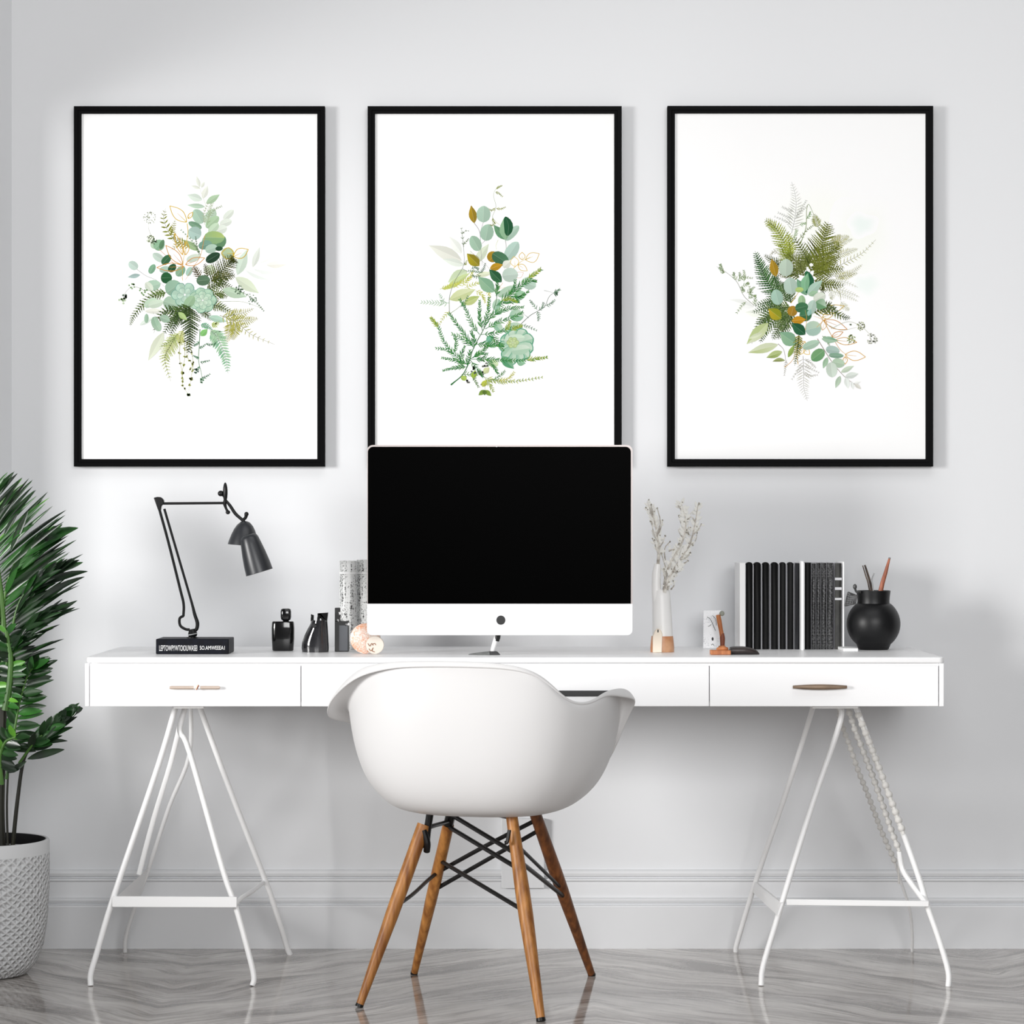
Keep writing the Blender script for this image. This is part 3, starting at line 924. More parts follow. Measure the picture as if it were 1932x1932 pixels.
# black box
D = 6.585
o = thing('gift_box', 'narrow upright black box with a grey front, in front of the speckled tubes', 'box', (sx(644, D), D + 0.02, ZD))
B = tuple(o.location)
MB().box(sx(631.5, D), sx(657, D), D, D + 0.045, ZD, sz(1172, D)).build('body', M_black, o, B, bevel=0.001)
MB().box(sx(640, D), sx(656.3, D), D - 0.0008, D, ZD + 0.002, sz(1180, D)).build('front_panel', mat('grey box card', (92, 95, 100), 0.5), o, B)
MB().box(sx(631.5, D), sx(641, D), D + 0.001, D + 0.03, sz(1172, D), sz(1147, D)).build('raised_back', M_black, o, B, bevel=0.0008)
mb = MB()
rnd = random.Random(5)
for i in range(14):
    p = W(rnd.uniform(639, 655), rnd.uniform(1154, 1182), D - 0.002 + rnd.uniform(0.0, 0.006))
    q = p + Vector((rnd.uniform(-.008, .008), 0, rnd.uniform(-.008, .010)))
    mb.tube([p, (p + q) / 2, q], [0.0006, rnd.uniform(.002, .0045), 0.0005], 6, flat=0.4)
mb.build('foil_bow', mat('crumpled silver foil', (230, 230, 230), 0.35, 0.1, noise=(120, (60, 60, 60), 0.4, 0.6, (1, 1, 1))), o, B)
# speckled tubes
M_birch = speckle_material('white with black flecks', (226, 227, 226), (38, 38, 38), (18, 18, 1.6), 9, 0.405, 0.485, 0.35)
for nm, pc, r, ty, D, lb in (('speckled_tube', 656.5, 15.5, 1058, 6.71, 'tall white tube with black flecks rising behind the black box'),
                            ('speckled_tube', 688, 15.0, 1056, 6.73, 'tall black flecked white tube half hidden by the computer')):
    k = D / F; zt = sz(ty, D)
    o = thing(nm, lb, 'vase', (sx(pc, D), D, ZD), 'speckled tubes beside the computer')
    B = tuple(o.location)
    hgt = zt - ZD
    n = 40; mb = MB(); V = []
    hs = [0, .002] + [hgt * i / 10 for i in range(1, 10)] + [hgt - 0.001, hgt]
    for h in hs:
        for i in range(n):
            w = 2 * math.pi * i / n
            rr = r * k * (1 + 0.035 * math.cos(6 * w)) * (0.97 if h in (0, hgt) else 1)
            V.append((B[0] + rr * math.cos(w), D + rr * math.sin(w), ZD + h))
    m_ = len(hs)
    for h in (hgt, hgt - 0.05):
        for i in range(n):
            w = 2 * math.pi * i / n
            V.append((B[0] + r * k * 0.86 * math.cos(w), D + r * k * 0.86 * math.sin(w), ZD + h))
    Fc = [tuple(range(n)), tuple((m_ + 1) * n + i for i in range(n))]
    for j in range(m_ + 1):
        for i in range(n):
            Fc.append((j * n + i, j * n + (i + 1) % n, (j + 1) * n + (i + 1) % n, (j + 1) * n + i))
    mb.add(V, Fc).build('tube', M_birch, o, B, sharp=50)
    MB().lathe([(r * k * 1.05, -0.0022), (r * k * 1.075, 0), (r * k * 1.05, 0.0022)], (B[0], D, sz(1081, D)), (0, 0, 1), 40, capb=False, capt=False).build('white_band', M_white, o, B)
# marbled disc and coin
M_marble = speckle_material('cream and peach marble', (238, 232, 226), (226, 160, 122), (1, 1, 1), 22, 0.40, 0.56, 0.35)
D = 6.475; k = D / F
c = Vector((sx(689, D), D, ZD + 28.5 * k))
single(MB().lathe([(27.0 * k, 0), (28.5 * k, 0.0015), (28.5 * k, 0.011), (27.0 * k, 0.0125)], c, (0, 1, 0), 48), 'ornament_disc', M_marble,
       'large round peach and cream marbled disc standing on edge under the computer', 'ornament', (c.x, D, ZD), sharp=40)
D = 6.452; k = D / F
c = Vector((sx(707.5, D), D, ZD + 17 * k))
o = thing('ornament_disc', 'small cream disc with brown squiggle leaning before the larger marbled disc', 'ornament', (c.x, D, ZD))
B = tuple(o.location)
MB().lathe([(16.2 * k, 0), (17 * k, 0.001), (17 * k, 0.007), (16.2 * k, 0.008)], c, (0, 1, 0), 40).build('disc', mat('cream ceramic', (236, 226, 214), 0.4), o, B, sharp=40)
mb = MB()
for pts in ([(694, 1214), (698, 1219), (701, 1214), (704, 1218)], [(696, 1224), (700, 1228), (704, 1222), (702, 1228), (707, 1230)], [(702, 1216), (707, 1214), (709, 1217)]):
    mb.tube([W(x, y, D - 0.0006) for x, y in pts], 0.0008, 6, smooth=4)
mb.build('squiggle', mat('brown ink', (150, 96, 56), 0.5), o, B)
# ---- ceramic vase with dried branches
D = 6.57; k = D / F
vz = thing('ceramic_vase', 'slim white ceramic vase with a peach foot, right of the computer', 'vase', (sx(1249, D), D, ZD))
B = tuple(vz.location)
X0 = sx(1250, D)
prof = [(21.5, 1231.8), (21.8, 1226), (20.5, 1210), (19.2, 1195), (18.6, 1175), (18.2, 1155), (17.6, 1140), (17.2, 1128), (16.6, 1115), (13.0, 1112)]
V = []; n = 32; mb = MB()
for r, py in prof:
    off = 0 if py > 1190 else (1190 - py) * -0.035
    for i in range(n):
        w = 2 * math.pi * i / n
        V.append((X0 + (off + r * math.cos(w)) * k, D + r * k * math.sin(w), max(ZD, sz(py, D))))
Fc = [tuple(range(n)), tuple((len(prof) - 1) * n + i for i in range(n))]
for j in range(len(prof) - 1):
    for i in range(n):
        Fc.append((j * n + i, j * n + (i + 1) % n, (j + 1) * n + (i + 1) % n, (j + 1) * n + i))
M_cer = mat('white glazed ceramic', (246, 245, 243), 0.35)
mb.add(V, Fc).build('body', M_cer, vz, B, sharp=50)
mb = MB()
mb.tube([W(1240.5, 1142, D - .006), W(1238.5, 1120, D - .006), W(1238.5, 1085, D - .006), W(1241, 1064, D - .006)], [7.5 * k, 8.8 * k, 8.4 * k, 6.5 * k], 16, smooth=4)
mb.build('side_spout', M_cer, vz, B)
M_peach = mat('peach glaze', (222, 172, 134), 0.4, noise=(24, (196, 128, 84), 0.35, 0.65, (1, 1, 1)))
mb = MB()
mb.lathe([(22.4 * k, 0), (22.6 * k, 8 * k), (21.6 * k, 20 * k), (20.4 * k, 30 * k)], (X0 - 0.5 * k, D, ZD), (0, 0, 1), 32, capb=False, capt=False)
mb.build('foot_band', M_peach, vz, B)
ft = MB().prism([(sx(1232, 6.53), ZD), (sx(1249, 6.53), ZD), (sx(1250, 6.53), sz(1196, 6.53)), (sx(1247, 6.53), sz(1189, 6.53)), (sx(1241, 6.53), sz(1185.5, 6.53)), (sx(1236, 6.53), sz(1190, 6.53)), (sx(1232, 6.53), sz(1200, 6.53))], 6.533, 6.5465)
ft.build('finger_tab', mat('cream glaze', (240, 226, 208), 0.4), vz, B, bevel=0.0015)
MB().ell(W(1241.5, 1190.5, 6.5328), 0.0016, 0.0006, 0.004).build('tab_hole', M_black, vz, B)
M_twig = mat('bleached twig', (226, 222, 214), 0.7, noise=(80, (160, 152, 142), 0.35, 0.6, (1, 1, 1)))
M_bud = mat('grey green bud', (176, 172, 160), 0.7, noise=(60, (116, 108, 98), 0.3, 0.6, (1, 1, 1)))
M_pale = mat('pale dried leaf', (232, 231, 226), 0.7)
def branch(label, stem, twigs, seed, r0=2.6, dd=0.0):
    rnd = random.Random(seed)
    D2 = D + dd
    o = thing('dried_branch', label, 'branch', W(stem[0][0], stem[0][1], D2), 'dried branches in the white vase')
    B = tuple(o.location)
    S = [W(x, y, D2 + rnd.uniform(-.006, .006)) for x, y in stem]
    m = len(S)
    mb = MB().tube(S, [lerp(r0, 0.9, i / (m - 1)) * k for i in range(m)], 8, smooth=4)
    lf = MB()
    def bud(p, r):
        bd = MB().ell(p, r * k, r * k, r * k * 1.25, Matrix.Rotation(rnd.uniform(-1, 1), 3, 'Y'), 8, 6)
        bd.build('bud', M_bud, o, B)
    def leaf(p, ang, L, w):
        dx, dz = math.cos(ang), math.sin(ang)
        q = p + Vector((dx * L, rnd.uniform(-.006, .006), dz * L)) * k
        mid = p.lerp(q, 0.5)
        lf.tube([p, p.lerp(q, .3), p.lerp(q, .65), q], [0.3 * k, w * k, w * 0.8 * k, 0.2 * k], 8, flat=0.3)
    for tw in twigs:
        P = [W(x, y, D2 + rnd.uniform(-.012, .012)) for x, y in tw]
        mb.tube(P, [1.5 * k] + [1.0 * k] * (len(P) - 1), 6, smooth=3 if len(P) > 2 else 0)
        bud(P[-1], rnd.uniform(1.3, 2.0))
        d = P[-1] - P[0]
        for j in range(3):
            t = rnd.uniform(0.3, 0.95)
            leaf(P[0].lerp(P[-1], t), math.atan2(d.z, d.x) + rnd.choice((-0.8, 0.8)) + rnd.uniform(-.3, .3), rnd.uniform(4, 9), rnd.uniform(1.2, 2.6))
    L = sum((S[i + 1] - S[i]).length for i in range(m - 1)) / k
    for j in range(int(L / 2.2)):
        t = rnd.uniform(0.15, 1.0) * (m - 1); i = min(m - 2, int(t)); p = S[i].lerp(S[i + 1], t - i)
        d = S[i + 1] - S[i]
        a = math.atan2(d.z, d.x) + rnd.choice((-1, 1)) * rnd.uniform(0.4, 1.1)
        leaf(p, a, rnd.uniform(7, 16), rnd.uniform(2.2, 4.4))
        if rnd.random() < 0.16: bud(p + Vector((math.cos(a), 0, math.sin(a))) * k * rnd.uniform(4, 9), rnd.uniform(1.0, 1.8))
    mb.build('stem', M_twig, o, B)
    lf.build('foliage', M_pale, o, B)
    return o
branch('pale dried branch leaning left, rising straight from the white vase spout', [(1241, 1072), (1243, 1040), (1240, 1010), (1234, 980), (1223, 951)],
       [[(1240, 1010), (1246, 985), (1240, 959)], [(1243, 1005), (1248, 992), (1250, 982)], [(1236, 985), (1228, 965), (1225, 951)], [(1241, 1020), (1232, 1000), (1229, 975)],
        [(1243, 1035), (1251, 1022), (1255, 1011)], [(1242, 1045), (1235, 1025), (1231, 1016)], [(1233, 975), (1230, 960), (1229, 952)]], 11, 3.4, -.006)
branch('pale dried branch in the white vase curling up beside the far right twig', [(1252, 1118), (1258, 1080), (1272, 1050), (1288, 1020), (1294, 985), (1286, 952)],
       [[(1290, 1000), (1284, 985), (1281, 973)], [(1294, 985), (1302, 970), (1312, 962)], [(1288, 1015), (1280, 1000), (1285, 998)], [(1286, 965), (1282, 956), (1279, 954)],
        [(1262, 1040), (1275, 1033), (1281, 1026)], [(1255, 1060), (1254, 1035), (1264, 1022)], [(1290, 1010), (1297, 1000), (1299, 1008)]], 12, 3.2, 0.017)
branch('longest pale dried branch in the white vase, bending to the right', [(1256, 1120), (1266, 1085), (1282, 1058), (1300, 1030), (1310, 995), (1317, 952)],
       [[(1306, 1010), (1317, 1000), (1323, 989)], [(1300, 1030), (1312, 1020), (1315, 1005)], [(1312, 985), (1305, 975), (1298, 980)], [(1315, 970), (1316, 958), (1319, 950)],
        [(1285, 1055), (1297, 1050), (1302, 1043)], [(1278, 1066), (1292, 1062), (1298, 1058)], [(1308, 1000), (1300, 995), (1297, 1005)]], 13, 3.2, -.004)
branch('shortest pale dried branch in the white vase, full of grey buds', [(1253, 1118), (1260, 1095), (1270, 1078), (1284, 1066)],
       [[(1258, 1102), (1253, 1085), (1253, 1074)], [(1262, 1105), (1262, 1112), (1253, 1107)], [(1266, 1112), (1272, 1104), (1270, 1096)], [(1270, 1078), (1280, 1078), (1287, 1070)], [(1264, 1090), (1274, 1086), (1278, 1078)],
        [(1256, 1070), (1252, 1058), (1248, 1044)]], 14, 3.8, -.014)
# ---- card with a wooden stick figure
D = 6.77; k = D / F
o = thing('marble_card', 'small white marble block with grey veins standing behind the wooden peg', 'card', (sx(1344, D), D, ZD))
B = tuple(o.location)
MB().box(sx(1327, D), sx(1361, D), D, D + 0.02, ZD, sz(1151.5, D)).build('block', speckle_material('veined marble', (242, 243, 245), (190, 192, 196), (0.7, 1, 0.5), 40, 0.36, 0.46, 0.3), o, B, bevel=0.0008)
mb = MB()
for pts, r in (([(1334, 1164), (1340, 1168), (1345, 1178), (1350, 1190)], .0006), ([(1344, 1161), (1350, 1168), (1352, 1180)], .0005), ([(1336, 1182), (1340, 1180), (1342, 1178)], .0006), ([(1342, 1217), (1345, 1215), (1347, 1218)], .0006)):
    mb.tube([W(x, y, D - .0003) for x, y in pts], r, 6, smooth=4)
mb.ell(W(1344.5, 1205.5, D - .0003), 0.0026, 0.0006, 0.0042)
mb.build('vein_mark', mat('grey print', (60, 60, 64), 0.6), o, B)
D = 6.72; k = D / F
o = thing('wooden_peg', 'upright orange wooden peg with a grey knob, before the marble block', 'ornament', (sx(1362, D), D, ZD))
B = tuple(o.location)
M_orange = mat('orange wood', (206, 132, 78), 0.45, noise=(14, (150, 80, 36), 0.3, 0.7, (6, 6, 1)))
mb = MB()
mb.tube([W(1355, 1160, D), W(1357, 1172, D), W(1360, 1188, D), W(1362, 1200, D)], [4.2 * k, 4.6 * k, 4 * k, 4.2 * k], 12, smooth=4)
mb.tube([W(1362, 1218, D), Vector((sx(1362.5, D), D, ZD))], [6 * k, 9 * k], 14)
mb.build('peg', M_orange, o, B)
MB().tube([W(1362, 1195, D), W(1363, 1205, D), W(1363, 1220, D)], [4.2 * k, 5.0 * k, 4.2 * k], 12, smooth=4).build('dark_grip', mat('red brown wood', (120, 60, 34), 0.5), o, B)
MB().ell(W(1362, 1157.5, D), 5 * k, 5 * k, 5 * k).build('knob', mat('grey stone', (150, 152, 140), 0.6), o, B)
# ---- brush lying on the desk
D = 6.435; k = D / F
o = thing('brush', 'wooden brush with dark handle lying on the desk before the black books', 'brush', (sx(1386, D), D, ZD))
B = tuple(o.location)
mb = MB().obox((sx(1359, D), D, ZD + 0.0052), (19 * k, 0, 0), (0, 0.02, 0), (0, 0, 0.0052))
mb.tube([W(1352, 1225, D), W(1366, 1223.5, D), W(1374, 1225, D)], [3 * k, 4.5 * k, 3 * k], 12)
mb.build('wood_block', M_orange, o, B, bevel=0.0015)
mb = MB(); V = []; n = 16; prof = [(1377, 8), (1383, 8.4), (1400, 8.6), (1415, 7.6), (1425, 5.4), (1430, 3.2), (1432.5, 1.2)]
for px, hh in prof:
    for i in range(n):
        w = 2 * math.pi * i / n
        V.append((sx(px, D), D + hh * 1.8 * k * math.cos(w), ZD + hh * 0.9 * k * (1 + math.sin(w)) * (0.5 + 0.5 * (1 if math.sin(w) > 0 else 1))))
Fc = [tuple(range(n)), tuple((len(prof) - 1) * n + i for i in range(n))]
for j in range(len(prof) - 1):
    for i in range(n):
        Fc.append((j * n + i, j * n + (i + 1) % n, (j + 1) * n + (i + 1) % n, (j + 1) * n + i))
mb.add(V, Fc).build('handle', mat('dark brown handle', (58, 48, 46), 0.35, noise=(20, (30, 26, 26), 0.3, 0.7, (1, 1, 1))), o, B, sharp=60)
MB().box(sx(1376.5, D), sx(1379.5, D), D - 0.018, D + 0.018, ZD, ZD + 0.0135).build('ferrule', M_black, o, B, bevel=0.001)

# ---- books
BD_ = 6.715; k = BD_ / F
M_bk1 = mat('black book spine', (4, 4, 5), 0.45, spec=0.15, bump=(120, 0.03, 0.001))
M_bk2 = mat('charcoal book spine', (38, 39, 43), 0.45, spec=0.2, noise=(26, (20, 20, 23), 0.35, 0.65, (6, 6, 0.5)))
M_bk3 = speckle_material('scuffed black spine', (140, 140, 142), (12, 12, 13), (40, 40, 1.5), 6, 0.48, 0.68, 0.45)
M_board = mat('grey cover board', (206, 206, 210), 0.5)
M_page = mat('pale page block', (205, 205, 208), 0.8)
def book(x0, x1, yt, rnd_top, m, label, yb=1224, band=None, D=BD_):
    a, b = sx(x0, D), sx(x1, D)
    zt = sz(yt, D)
    o = thing('book', label, 'book', ((a + b) / 2, D + 0.07, ZD), 'row of black books at the right of the desk')
    B = tuple(o.location)
    w = b - a; mid = (a + b) / 2
    pts = [(a, ZD), (b, ZD)]
    rr = w / 2 if rnd_top else w * 0.12
    hh = rr * (0.75 if rnd_top else 1)
    for i in range(9):
        an = math.pi * i / 8
        if rnd_top: pts.append((mid + rr * math.cos(an), zt - hh + hh * math.sin(an)))
        else:
            if i == 0: pts.append((b, zt))
            if i == 8: pts.append((a, zt))
    # rounded spine in plan
    mb = MB(); n = len(pts); V = []
    secs = [(0.000, 0.62), (0.0012, 0.84), (0.0035, 0.97), (0.006, 1.0), (0.02, 1.0)]
    for dep, f in secs:
        for x, z in pts: V.append((mid + (x - mid) * f, D + dep, z if f == 1 else ZD + (z - ZD) * (1 - (1 - f) * 0.012)))
    Fc = [tuple(range(n)), tuple((len(secs) - 1) * n + i for i in range(n))]
    for j in range(len(secs) - 1):
        for i in range(n):
            Fc.append((j * n + i, j * n + (i + 1) % n, (j + 1) * n + (i + 1) % n, (j + 1) * n + i))
    mb.add(V, Fc)
    sp = mb.build('spine', m, o, B, sharp=50)
    cv = MB()
    t = 0.0012; g = 0.0008 if rnd_top else 0.0002
    zc_ = zt - (hh if rnd_top else 0)
    cv.box(a - g, a + t, D + 0.0045, D + 0.145, ZD, zc_)
    cv.box(b - t, b + g, D + 0.0045, D + 0.145, ZD, zc_)
    cv.build('cover', M_board, o, B)
    MB().box(a + t, b - t, D + 0.0201, D + 0.142, ZD + 0.002, zc_ - 0.003).build('pages', M_page, o, B)
    if band:
        mb = MB()
        for y0, y1 in band: mb.box(a - 0.0002, b + 0.0002, D - 0.0006, D + 0.012, sz(y1, D), sz(y0, D))
        mb.build('spine_band', M_page, sp, B)
    return o
names = ['first rounded black book from the left, next to the white end panel', 'second rounded black book from the white left end panel', 'third rounded black book from the white left end panel',
         'fourth rounded black book from the white left end panel', 'fifth rounded black book from the white left end panel', 'sixth rounded black book, left of the thin charcoal one']
for (x0, x1), nm in zip([(1407.3, 1420.6), (1422, 1436), (1438.2, 1451.6), (1454.6, 1468.6), (1471, 1483), (1485.4, 1497.5)], names):
    book(x0, x1, 1060.5, True, M_bk1, nm)
book(1500, 1510.8, 1062.5, False, M_bk2, 'flat topped charcoal book just left of the white divider')
book(1518, 1530.6, 1061.5, False, M_bk1, 'plain black book just right of the white divider')
book(1531, 1539.4, 1063, False, M_bk3, 'scuffed thin book, second right of the white divider')
book(1540, 1548.6, 1062, False, M_bk3, 'scuffed thin book, third right of the white divider')
book(1549.4, 1559.6, 1062, False, M_bk3, 'scuffed book, fourth right of the white divider')
book(1560.4, 1572.4, 1062, False, M_bk3, 'scuffed book, next to the one with pale bands')
book(1575.3, 1588, 1062.5, False, mat('mottled olive black spine', (46, 46, 42), 0.45, noise=(60, (20, 20, 18), 0.35, 0.65, (1, 1, 0.5))), 'mottled black book with pale bands, last at the right end', band=[(1090, 1094.5), (1108, 1113), (1128, 1132)])
M_panel = mat('white panel', (250, 250, 250), 0.5)
D = 6.70
single(MB().box(sx(1395.5, D), sx(1406.2, D), D, D + 0.15, ZD, sz(1062, D)), 'bookend', M_panel, 'white upright end panel at the left of the black books', 'bookend', (sx(1400, D), D + .07, ZD), bevel=0.001)
single(MB().box(sx(1511.8, 6.66), sx(1516.2, 6.66), 6.66, 6.7, ZD, sz(1059, 6.66)).box(sx(1512, 6.715), sx(1517, 6.715), 6.7, 6.85, ZD, sz(1062, 6.715)), 'bookend', M_panel, 'thin white divider standing between the two runs of black books', 'bookend', (sx(1514, 6.66), D + .05, ZD), bevel=0.0006)
single(MB().box(sx(1591, 6.60), sx(1619, 6.60), 6.60, 6.71, ZD, ZD + 0.007).box(sx(1589.6, 6.715), sx(1592.6, 6.715), 6.71, 6.86, ZD, sz(1060, 6.715)), 'bookend', M_panel, 'white end panel with a foot, between banded book and round black vase', 'bookend', (sx(1592, 6.66), 6.7, ZD), bevel=0.001)

# ---- round black vase with brushes
D = 6.70; k = D / F
pv = thing('round_vase', 'round matte black vase with a wide neck holding brushes, at right end of desk', 'vase', (sx(1648, D), D, ZD))
B = tuple(pv.location)
X0 = sx(1648, D)
zc2 = sz(1177, D)
prof = []
zb_ = ZD
prof.append((26 * k, ZD)); prof.append((28.5 * k, ZD + 0.0015))
Rb = 50.5 * k
for i in range(1, 15):
    a_ = math.radians(lerp(-58, 50, i / 14))
    prof.append((Rb * math.cos(a_), zc2 + Rb * 0.985 * math.sin(a_)))
zn = sz(1138.5, D)
prof += [(30.5 * k, zn), (30.0 * k, sz(1134, D)), (30.6 * k, sz(1126, D)), (32.0 * k, sz(1114.5, D)), (30.6 * k, sz(1114, D)), (28.6 * k, sz(1126, D)), (28 * k, sz(1138, D)), (34 * k, sz(1150, D)), (20 * k, sz(1215, D))]
MB().lathe([(r, z - ZD) for r, z in prof], (X0, D, ZD), (0, 0, 1), 48).build('body', mat('matte black clay', (13, 13, 15), 0.42, spec=0.4, bump=(60, 0.04, 0.002)), pv, B, sharp=60)
def stick(name, label, cat, pts, r, m, D=D, grp=None, tip=None):
    P = [W(x, y, D + d) for x, y, d in pts]
    o = thing(name, label, cat, P[0], grp) if tip else None
    if tip:
        B = tuple(o.location)
        MB().tube(P, [v * k for v in r], 10, smooth=4 if len(P) > 2 else 0).build('handle', m, o, B)
        MB().tube([P[-1], P[-1] + (P[-1] - P[-2]).normalized() * 2.5 * k], [r[-1] * k * 1.25, r[-1] * k * 0.9], 10).build('tip', tip, o, B)
        return o
    return single(MB().tube(P, [v * k for v in r], 10, smooth=4 if len(P) > 2 else 0), name, m, label, cat, tuple(P[0]), grp)
M_stick = mat('brown twig wood', (104, 86, 72), 0.6, noise=(40, (40, 32, 28), 0.3, 0.7, (4, 4, 1)))
stick('wooden_stick', 'thin brown stick leaning furthest left in the round black vase', 'stick', [(1652, 1205, 0), (1640, 1112, 0), (1633, 1085, 0.001), (1627.5, 1067, 0.002)], [1.3, 1.3, 1.3, 1.0], M_stick)
stick('wooden_stick', 'thicker dark brown stick beside the thinnest one in the black vase', 'stick', [(1656, 1203, 0.008), (1644, 1112, 0.008), (1637, 1083, 0.008), (1631.5, 1066, 0.008)], [2.4, 2.4, 2.1, 1.7], M_stick)
stick('curved_rod', 'short grey rod with a bent tip in the round black vase', 'stick', [(1652, 1200, 0.016), (1647, 1112, 0.016), (1645, 1095, 0.016), (1649.5, 1081, 0.016)], [1.3, 1.3, 1.2, 1.0], M_grey)
stick('paint_brush', 'copper coloured brush leaning right in the round black vase', 'brush', [(1646, 1200, 0.004), (1662, 1113, 0.004), (1671, 1080, 0.004), (1678, 1054, 0.004)], [3.4, 4.4, 3.6, 2.0], mat('copper wood', (186, 108, 74), 0.45, noise=(30, (130, 66, 40), 0.3, 0.7, (4, 4, 1))), tip=M_grey)
# lace tag hung over the left of the rim
D = 6.672; k = D / F
o = thing('lace_tag', 'grey lacy fan tag hooked on the left rim of the black vase', 'tag', W(1608, 1128, D))
B = tuple(o.location)
mb = MB()
fan = [(1600, 1117), (1613, 1122), (1617, 1124), (1614, 1139), (1594, 1143.5)]
pf = [W(x, y, D - 0.004) for x, y in fan]
for a, b in zip(pf, pf[1:] + pf[:1]): mb.tube([a, b], 1.0 * k, 6)
rnd = random.Random(3)
for i in range(9):
    t = i / 8
    mb.tube([pf[0].lerp(pf[2], t), pf[4].lerp(pf[3], t)], 0.75 * k, 6)
for i in range(1, 6):
    t = i / 6
    a = pf[0].lerp(pf[4], t); b = pf[2].lerp(pf[3], t)
    Pz = [a.lerp(b, j / 8) + Vector((0, 0, (1.6 if j % 2 else -1.6) * k)) for j in range(9)]
    mb.tube(Pz, 0.7 * k, 6)
M_lace = mat('tarnished grey metal', (92, 92, 92), 0.4, 0.5, noise=(90, (40, 40, 40), 0.35, 0.65, (1, 1, 1)))
mb.build('fan', M_lace, o, B)
mb = MB().ell(W(1613, 1107, D), 3.8 * k, 3 * k, 5.2 * k)
mb.tube([W(1613.5, 1111, D), W(1615, 1116, D), W(1618, 1117, D), W(1624, 1117, D)], [2.2 * k, 1.8 * k, 2.6 * k, 2.6 * k], 8, smooth=3)
mb.tube([W(1601, 1117, D - .004), W(1608, 1122, D - .003), W(1618, 1123, D - .005)], 1.1 * k, 8, smooth=3)
mb.build('hook', M_lace, o, B)
# ================================================================ potted plant
PD = 6.50; k = PD / F
px0 = -42
pl = thing('potted_plant', 'tall dark green feathery plant in a white woven textured pot, left of the desk', 'plant', (sx(px0, PD), PD, 0))
B = tuple(pl.location)
rim = sz(1584, PD)
R0 = (92 - px0) * k
prof = [(R0 * 0.60, 0.0), (R0 * 0.70, 0.004), (R0 * 0.83, 0.03), (R0 * 0.92, 0.07), (R0 * 0.975, 0.13), (R0, 0.21), (R0, rim - 0.004), (R0 * 0.985, rim), (R0 * 0.955, rim), (R0 * 0.945, rim - 0.01), (R0 * 0.93, rim - 0.05)]
po = MB().lathe(prof, (B[0], PD, 0.0005), (0, 0, 1), 72, capt=False).build('pot', pot_material(), pl, B, sharp=60)
MB().lathe([(R0 * 0.936, 0), (R0 * 0.5, 0.006)], (B[0], PD, rim - 0.028), (0, 0, 1), 48).build('soil', mat('dark soil', (14, 12, 10), 0.95, bump=(120, 0.8, 0.01)), pl, B)
MB().lathe([(R0 * 0.947, rim - 0.027), (R0 * 0.952, rim - 0.001), (R0 * 0.94, rim - 0.0005), (R0 * 0.932, rim - 0.027)], (B[0], PD, 0.0005), (0, 0, 1), 72, capb=False, capt=False).build('liner', M_black, po, B)
def leaf_mat(name, c1, c2, rough=0.32):
    return mat(name, c1, rough, noise=(9, c2, 0.35, 0.65, (1, 1, 1)), spec=0.5)
M_lf = [leaf_mat('dark leaf', (26, 60, 22), (8, 22, 10)), leaf_mat('mid leaf', (48, 104, 38), (18, 50, 18)), leaf_mat('fresh leaf', (104, 164, 58), (58, 116, 36))]
M_stemd = mat('dark stem', (44, 44, 30), 0.5, noise=(20, (18, 18, 14), 0.3, 0.7, (1, 1, 0.3)))
M_stemg = mat('green stem', (84, 128, 50), 0.5, noise=(20, (44, 80, 30), 0.3, 0.7, (1, 1, 0.3)))
rnd = random.Random(21)
def leaflet(mb, p, q, w, mi, sag=0.0, fold=0.35, face=None):
    """a folded lance shaped blade from p to q, w = full width in metres"""
    p = Vector(p); q = Vector(q); ax = (q - p); L = ax.length; ax.normalize()
    fc = face or Vector((rnd.uniform(-.35, .35), -1, rnd.uniform(-.1, .5)))
    side = ax.cross(fc).normalized(); nm = side.cross(ax)
    V = []; st = [(0, .10), (.12, .55), (.3, .92), (.5, 1.0), (.7, .82), (.86, .5), (.96, .2), (1.0, .02)]
    for t, f in st:
        c = p + ax * L * t + Vector((0, 0, -sag * L * t * t)) + Vector((0, 0, sag * L * t))
        h = side * w * 0.5 * f
        V += [c - h + nm * fold * w * 0.5 * f, c, c + h + nm * fold * w * 0.5 * f]
    Fc = []
    for i in range(len(st) - 1):
        for j in range(2):
            Fc.append((i * 3 + j, i * 3 + j + 1, i * 3 + j + 4, i * 3 + j + 3))
    mb.add(V, Fc, mi)
def frond(rachis, d0, d1, n, ang_r, len_r, wid, ang_l=None, len_l=None, dep=0.06, start=0.1, mats=None, r=(3.2, 1.2), wt=(5, 4, 1), jit=0.12):
    """rachis in pixels; blades leave at screen angles (degrees) so that each has its own 3D direction"""
    P = spline([W(x, y, lerp(d0, d1, i / (len(rachis) - 1))) for i, (x, y) in enumerate(rachis)], 8)
    m = len(P)
    fr = MB().tube(P, [lerp(r[0], r[1], i / (m - 1)) * k for i in range(m)], 8).build('frond', M_stemg, pl, B)
    mb = MB()
    for i in range(n):
        t = lerp(start, 1.0, (i + 0.5) / n)
        f = t * (m - 1); a = min(m - 2, int(f)); p = P[a].lerp(P[a + 1], f - a)
        for ang, ln in ((ang_r, len_r), (ang_l, len_l)):
            if ang is None: continue
            an = math.radians(linterp(ang, t) + rnd.uniform(-6, 6)); L = linterp(ln, t) * rnd.uniform(1 - jit, 1 + jit) * k
            q = p + Vector((math.cos(an) * L, rnd.uniform(-dep, dep), math.sin(an) * L))
            mi = rnd.choices((0, 1, 2), wt)[0]
            leaflet(mb, p, q, wid * rnd.uniform(0.8, 1.2) * k, mi, sag=rnd.uniform(0.04, 0.16))
    mb.build('leaflets', M_lf, fr, B, sharp=180)
    return fr
